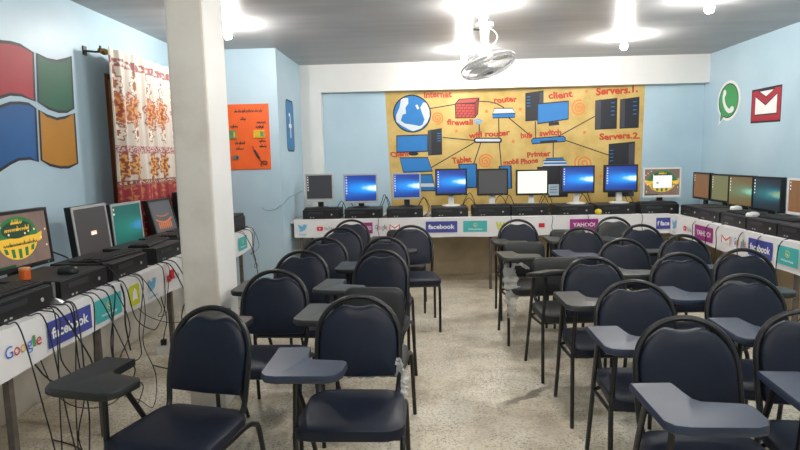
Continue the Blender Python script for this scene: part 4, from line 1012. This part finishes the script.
# red tag on a cable, plug block on the floor by the pillar
t = empty('power_adapter', (-1.93, 3.98, 0), R(20), 'black plug on a white block on the floor under the left desk by the pillar', 'adapter')
MB().box((-.05, -.04, 0), (.05, .04, .06), M_WPL).build('socket_block', t, smooth=False, bevel=.006)
MB().box((-.02, -.02, .06), (.02, .02, .10), M_BPL).build('plug', t, smooth=False, bevel=.004)
MB().tube([(0, 0, .10), (.01, .0, .15), (.03, .02, .25), (.0, .05, .40), (-.02, .03, .60)], .004, M_CABLE, 6, 5).build('cord', t)
o = MB().box((-.006, -.022, -.028), (.006, .022, .028), P_YRED).build('red_cable_tag', None, smooth=False, bevel=.002, loc=(-1.575, 3.42, .70)); tag(o, 'small red tag on a cable in front of the left banner', 'tag')

# ================================================================ curtain and rod
t = empty('curtain_rod', (XL, 4.6, 2.16), 0, 'brass and black curtain rod above the left window', 'curtain rod'); O = t.location.copy()
XC = XL+.11
M_BRASS = mat('brass', (190, 150, 80), .3, metal=1., noise=.1)
MB().tube([(XC, 3.93, 2.155), (XC, 5.4, 2.155)], .012, M_BRASS, 12).build('rod', t, O)
MB().lathe([(.006, -.05), (.018, -.045), (.020, -.02), (.012, -.008), (.022, 0), (.022, .02), (.012, .03)], M_BRASS, 16, (XC, 3.93, 2.155), (0, 1, 0)).build('finial', t, O)
MB().box((XL, 3.865, 2.125), (XL+.008, 3.905, 2.185), M_BPL).tube([(XL+.005, 3.885, 2.155), (XC-.02, 3.885, 2.145), (XC, 3.885, 2.155), (XC+.004, 3.885, 2.185)], .007, M_BPL, 8, 4).build('bracket', t, O)
MB().box((XL, 5.385, 2.125), (XL+.008, 5.425, 2.185), M_BPL).tube([(XL+.005, 5.4, 2.155), (XC, 5.4, 2.155)], .007, M_BPL).build('bracket', t, O)
MC = curtain_mat()
NU, NV = 220, 30; mb = MB(); vs = []; fs = []; uv = {}
y0, y1, zt, zb = 3.90, 5.36, 2.185, .655
for i in range(NU+1):
    s = i/NU; yy0 = y0+(y1-y0)*s
    for j in range(NV+1):
        v = j/NV; z = zb+(zt-zb)*v
        amp = .040+.012*(1-v); ph = s*2*math.pi*10
        a = math.sin(ph+.5*math.sin(v*2.2+s*9)) + .35*math.sin(2*ph*1.03+1.3*v)
        # left hem drifts in a little towards the bottom
        yy = yy0 + (1-s)*(-.02*(1-v)) + .012*math.cos(ph)*(1-.5*v)
        x = XC + .028 + amp*a*.55 + (.004 if abs(z-2.155) < .02 else 0)
        vs.append((max(x, XC+.014 if z > 2.10 else XL+.03), yy, z)); uv[len(vs)-1] = (s*1.95, z-zb)
for i in range(NU):
    for j in range(NV): fs.append((i*(NV+1)+j, (i+1)*(NV+1)+j, (i+1)*(NV+1)+j+1, i*(NV+1)+j+1))
ct = empty('curtain', (XC, 4.67, zb), 0, 'cream curtain with red bands and brown embroidered flowers over the left window', 'curtain')
mb.add(vs, fs, MC); mb.uv = uv; mb.build('cloth', ct, ct.location)

# ================================================================ ceiling fan and bulbs
fo = Vector((.51, 4.80, ZC))
t = empty('wall_fan', fo, 0, 'grey round fan with a wire cage hanging from the ceiling', 'fan')
MF = mat('grey_fan_plastic', (232, 232, 232), .35, noise=.05)
n = Vector((.27, -.20, -.93)).normalized(); fc = Vector((.02, -.05, -.335))
MB().lathe([(.075, -.03), (.075, 0)], MF, 24).build('ceiling_plate', t)
MB().tube([(0, 0, -.02), (0, 0, -.12), (.005, .0, -.20), tuple(fc-n*.11)], [.045, .036, .034, .042], MF, 12, 0).build('neck', t)
MB().lathe([(.03, -.15), (.055, -.14), (.065, -.10), (.06, -.05), (.03, -.03)], MF, 24, fc, n).build('motor_housing', t)
ea = n.orthogonal().normalized(); eb = n.cross(ea)
RC = .225
cg = MB(); M_WIRE = mat('grey_wire', (176, 176, 178), .35, metal=.3, noise=.05)
prof = [(1., 0.), (.97, .028), (.8, .048), (.5, .060), (.25, .064)]
def ring(mb, rr, d, rad): mb.tube([fc + (ea*math.cos(2*math.pi*k/40)+eb*math.sin(2*math.pi*k/40))*rr + n*d for k in range(40)], rad, M_WIRE, 6, 0, True)
ring(cg, RC, 0, .0055)
for a, d in prof[1:]: ring(cg, RC*a, d, .0022)
for k_ in range(56):
    c, s_ = math.cos(2*math.pi*k_/56), math.sin(2*math.pi*k_/56)
    cg.tube([fc + (ea*c+eb*s_)*RC*a + n*d for a, d in prof], .0016, M_WIRE, 4)
cg.build('front_guard', t)
bg = MB()
for a, d in ((1., -.006), (.75, -.055), (.4, -.075)): ring(bg, RC*a, d, .0025)
for k_ in range(40):
    c, s_ = math.cos(2*math.pi*k_/40), math.sin(2*math.pi*k_/40)
    bg.tube([fc + (ea*c+eb*s_)*RC*a + n*d for a, d in ((1., -.006), (.75, -.055), (.4, -.075), (.2, -.08))], .0016, M_WIRE, 4)
bg.build('rear_guard', t)
for k_ in range(3):
    a0 = k_*2*math.pi/3; vs = []; fs = []
    for i in range(9):
        rr = .035+(RC*.88-.035)*i/8; half = (.25+.5*math.sin(math.pi*min(1, (i+1)/8)*.75))
        for j in range(7):
            a = a0+half*(j/3-1); d = -.012+.028*(j/6-.5)
            vs.append(fc+(ea*math.cos(a)+eb*math.sin(a))*rr + n*d)
    for i in range(8):
        for j in range(6): fs.append((i*7+j, i*7+j+1, (i+1)*7+j+1, (i+1)*7+j))
    MB().add(vs, fs, MF).build('blade', t)
MB().lathe([(.05, .058), (.05, .066), (.03, .070)], MF, 24, fc, n).build('hub_cap', t)
tag(MB().lathe([(.028, .0705), (.028, .072)], mat('blue_badge', (70, 104, 176), .4), 20, fc, n).build('badge', t), 'blue round badge')
MB().tube([(.03, 0, -.04), (.07, -.02, -.06), (.10, -.03, -.11), (.08, -.03, -.16), (.045, -.02, -.18), (.02, -.01, -.15)], .005, MF, 6, 5).build('power_cord', t)
MB().tube([(-.02, 0, -.05), (-.09, 0, -.045)], .008, M_BPL2).build('pull_switch', t)

M_BULB = bpy.data.materials.new('glowing_bulb'); M_BULB.use_nodes = True
bb_ = M_BULB.node_tree.nodes['Principled BSDF']; bb_.inputs['Base Color'].default_value = (.9, .9, .9, 1); bb_.inputs['Emission Color'].default_value = (1., .965, .91, 1); bb_.inputs['Emission Strength'].default_value = BULB
def bulb_proto():
    t = empty('light_bulb', (0, 0, 0))
    MB().lathe([(.038, -.012), (.04, 0)], M_WPL, 20).build('ceiling_rose', t)
    MB().lathe([(.018, -.055), (.02, -.012)], M_WPL, 16).build('socket', t)
    MB().lathe([(.006, -.122), (.018, -.119), (.027, -.108), (.030, -.092), (.027, -.075), (.019, -.058)], M_BULB, 14).build('bulb', t)
    return t
_b = None
for x, y_, lb in ((1.985, 4.16, 'glowing bulb on the ceiling nearest the right wall'), (1.863, 5.49, 'glowing bulb on the ceiling in front of the beam, above the painted servers'), (.435, 4.19, 'glowing bulb on the ceiling just in front of the fan'),
              (.425, 5.91, 'glowing bulb close to the beam, partly behind the fan'), (-1.506, 4.52, 'glowing bulb on the ceiling right beside the pillar top'),
              (.40, 2.1, 'glowing bulb on the ceiling above the front chairs left of the right block'), (1.95, 2.1, 'glowing bulb on the ceiling above the front right chairs'), (-.3, 1.0, 'glowing bulb on the ceiling above the front left floor'), (.4, -.2, 'glowing bulb on the ceiling behind the viewer'), (1.95, .2, 'glowing bulb on the ceiling above the near right corner')):
    if _b is None: _b = o = bulb_proto(); KIDS[o.name] = children(o)
    else: o = copy_tree(_b)
    o.location = (x, y_, ZC); tag(o, lb, 'light bulb', 'ceiling light bulbs')
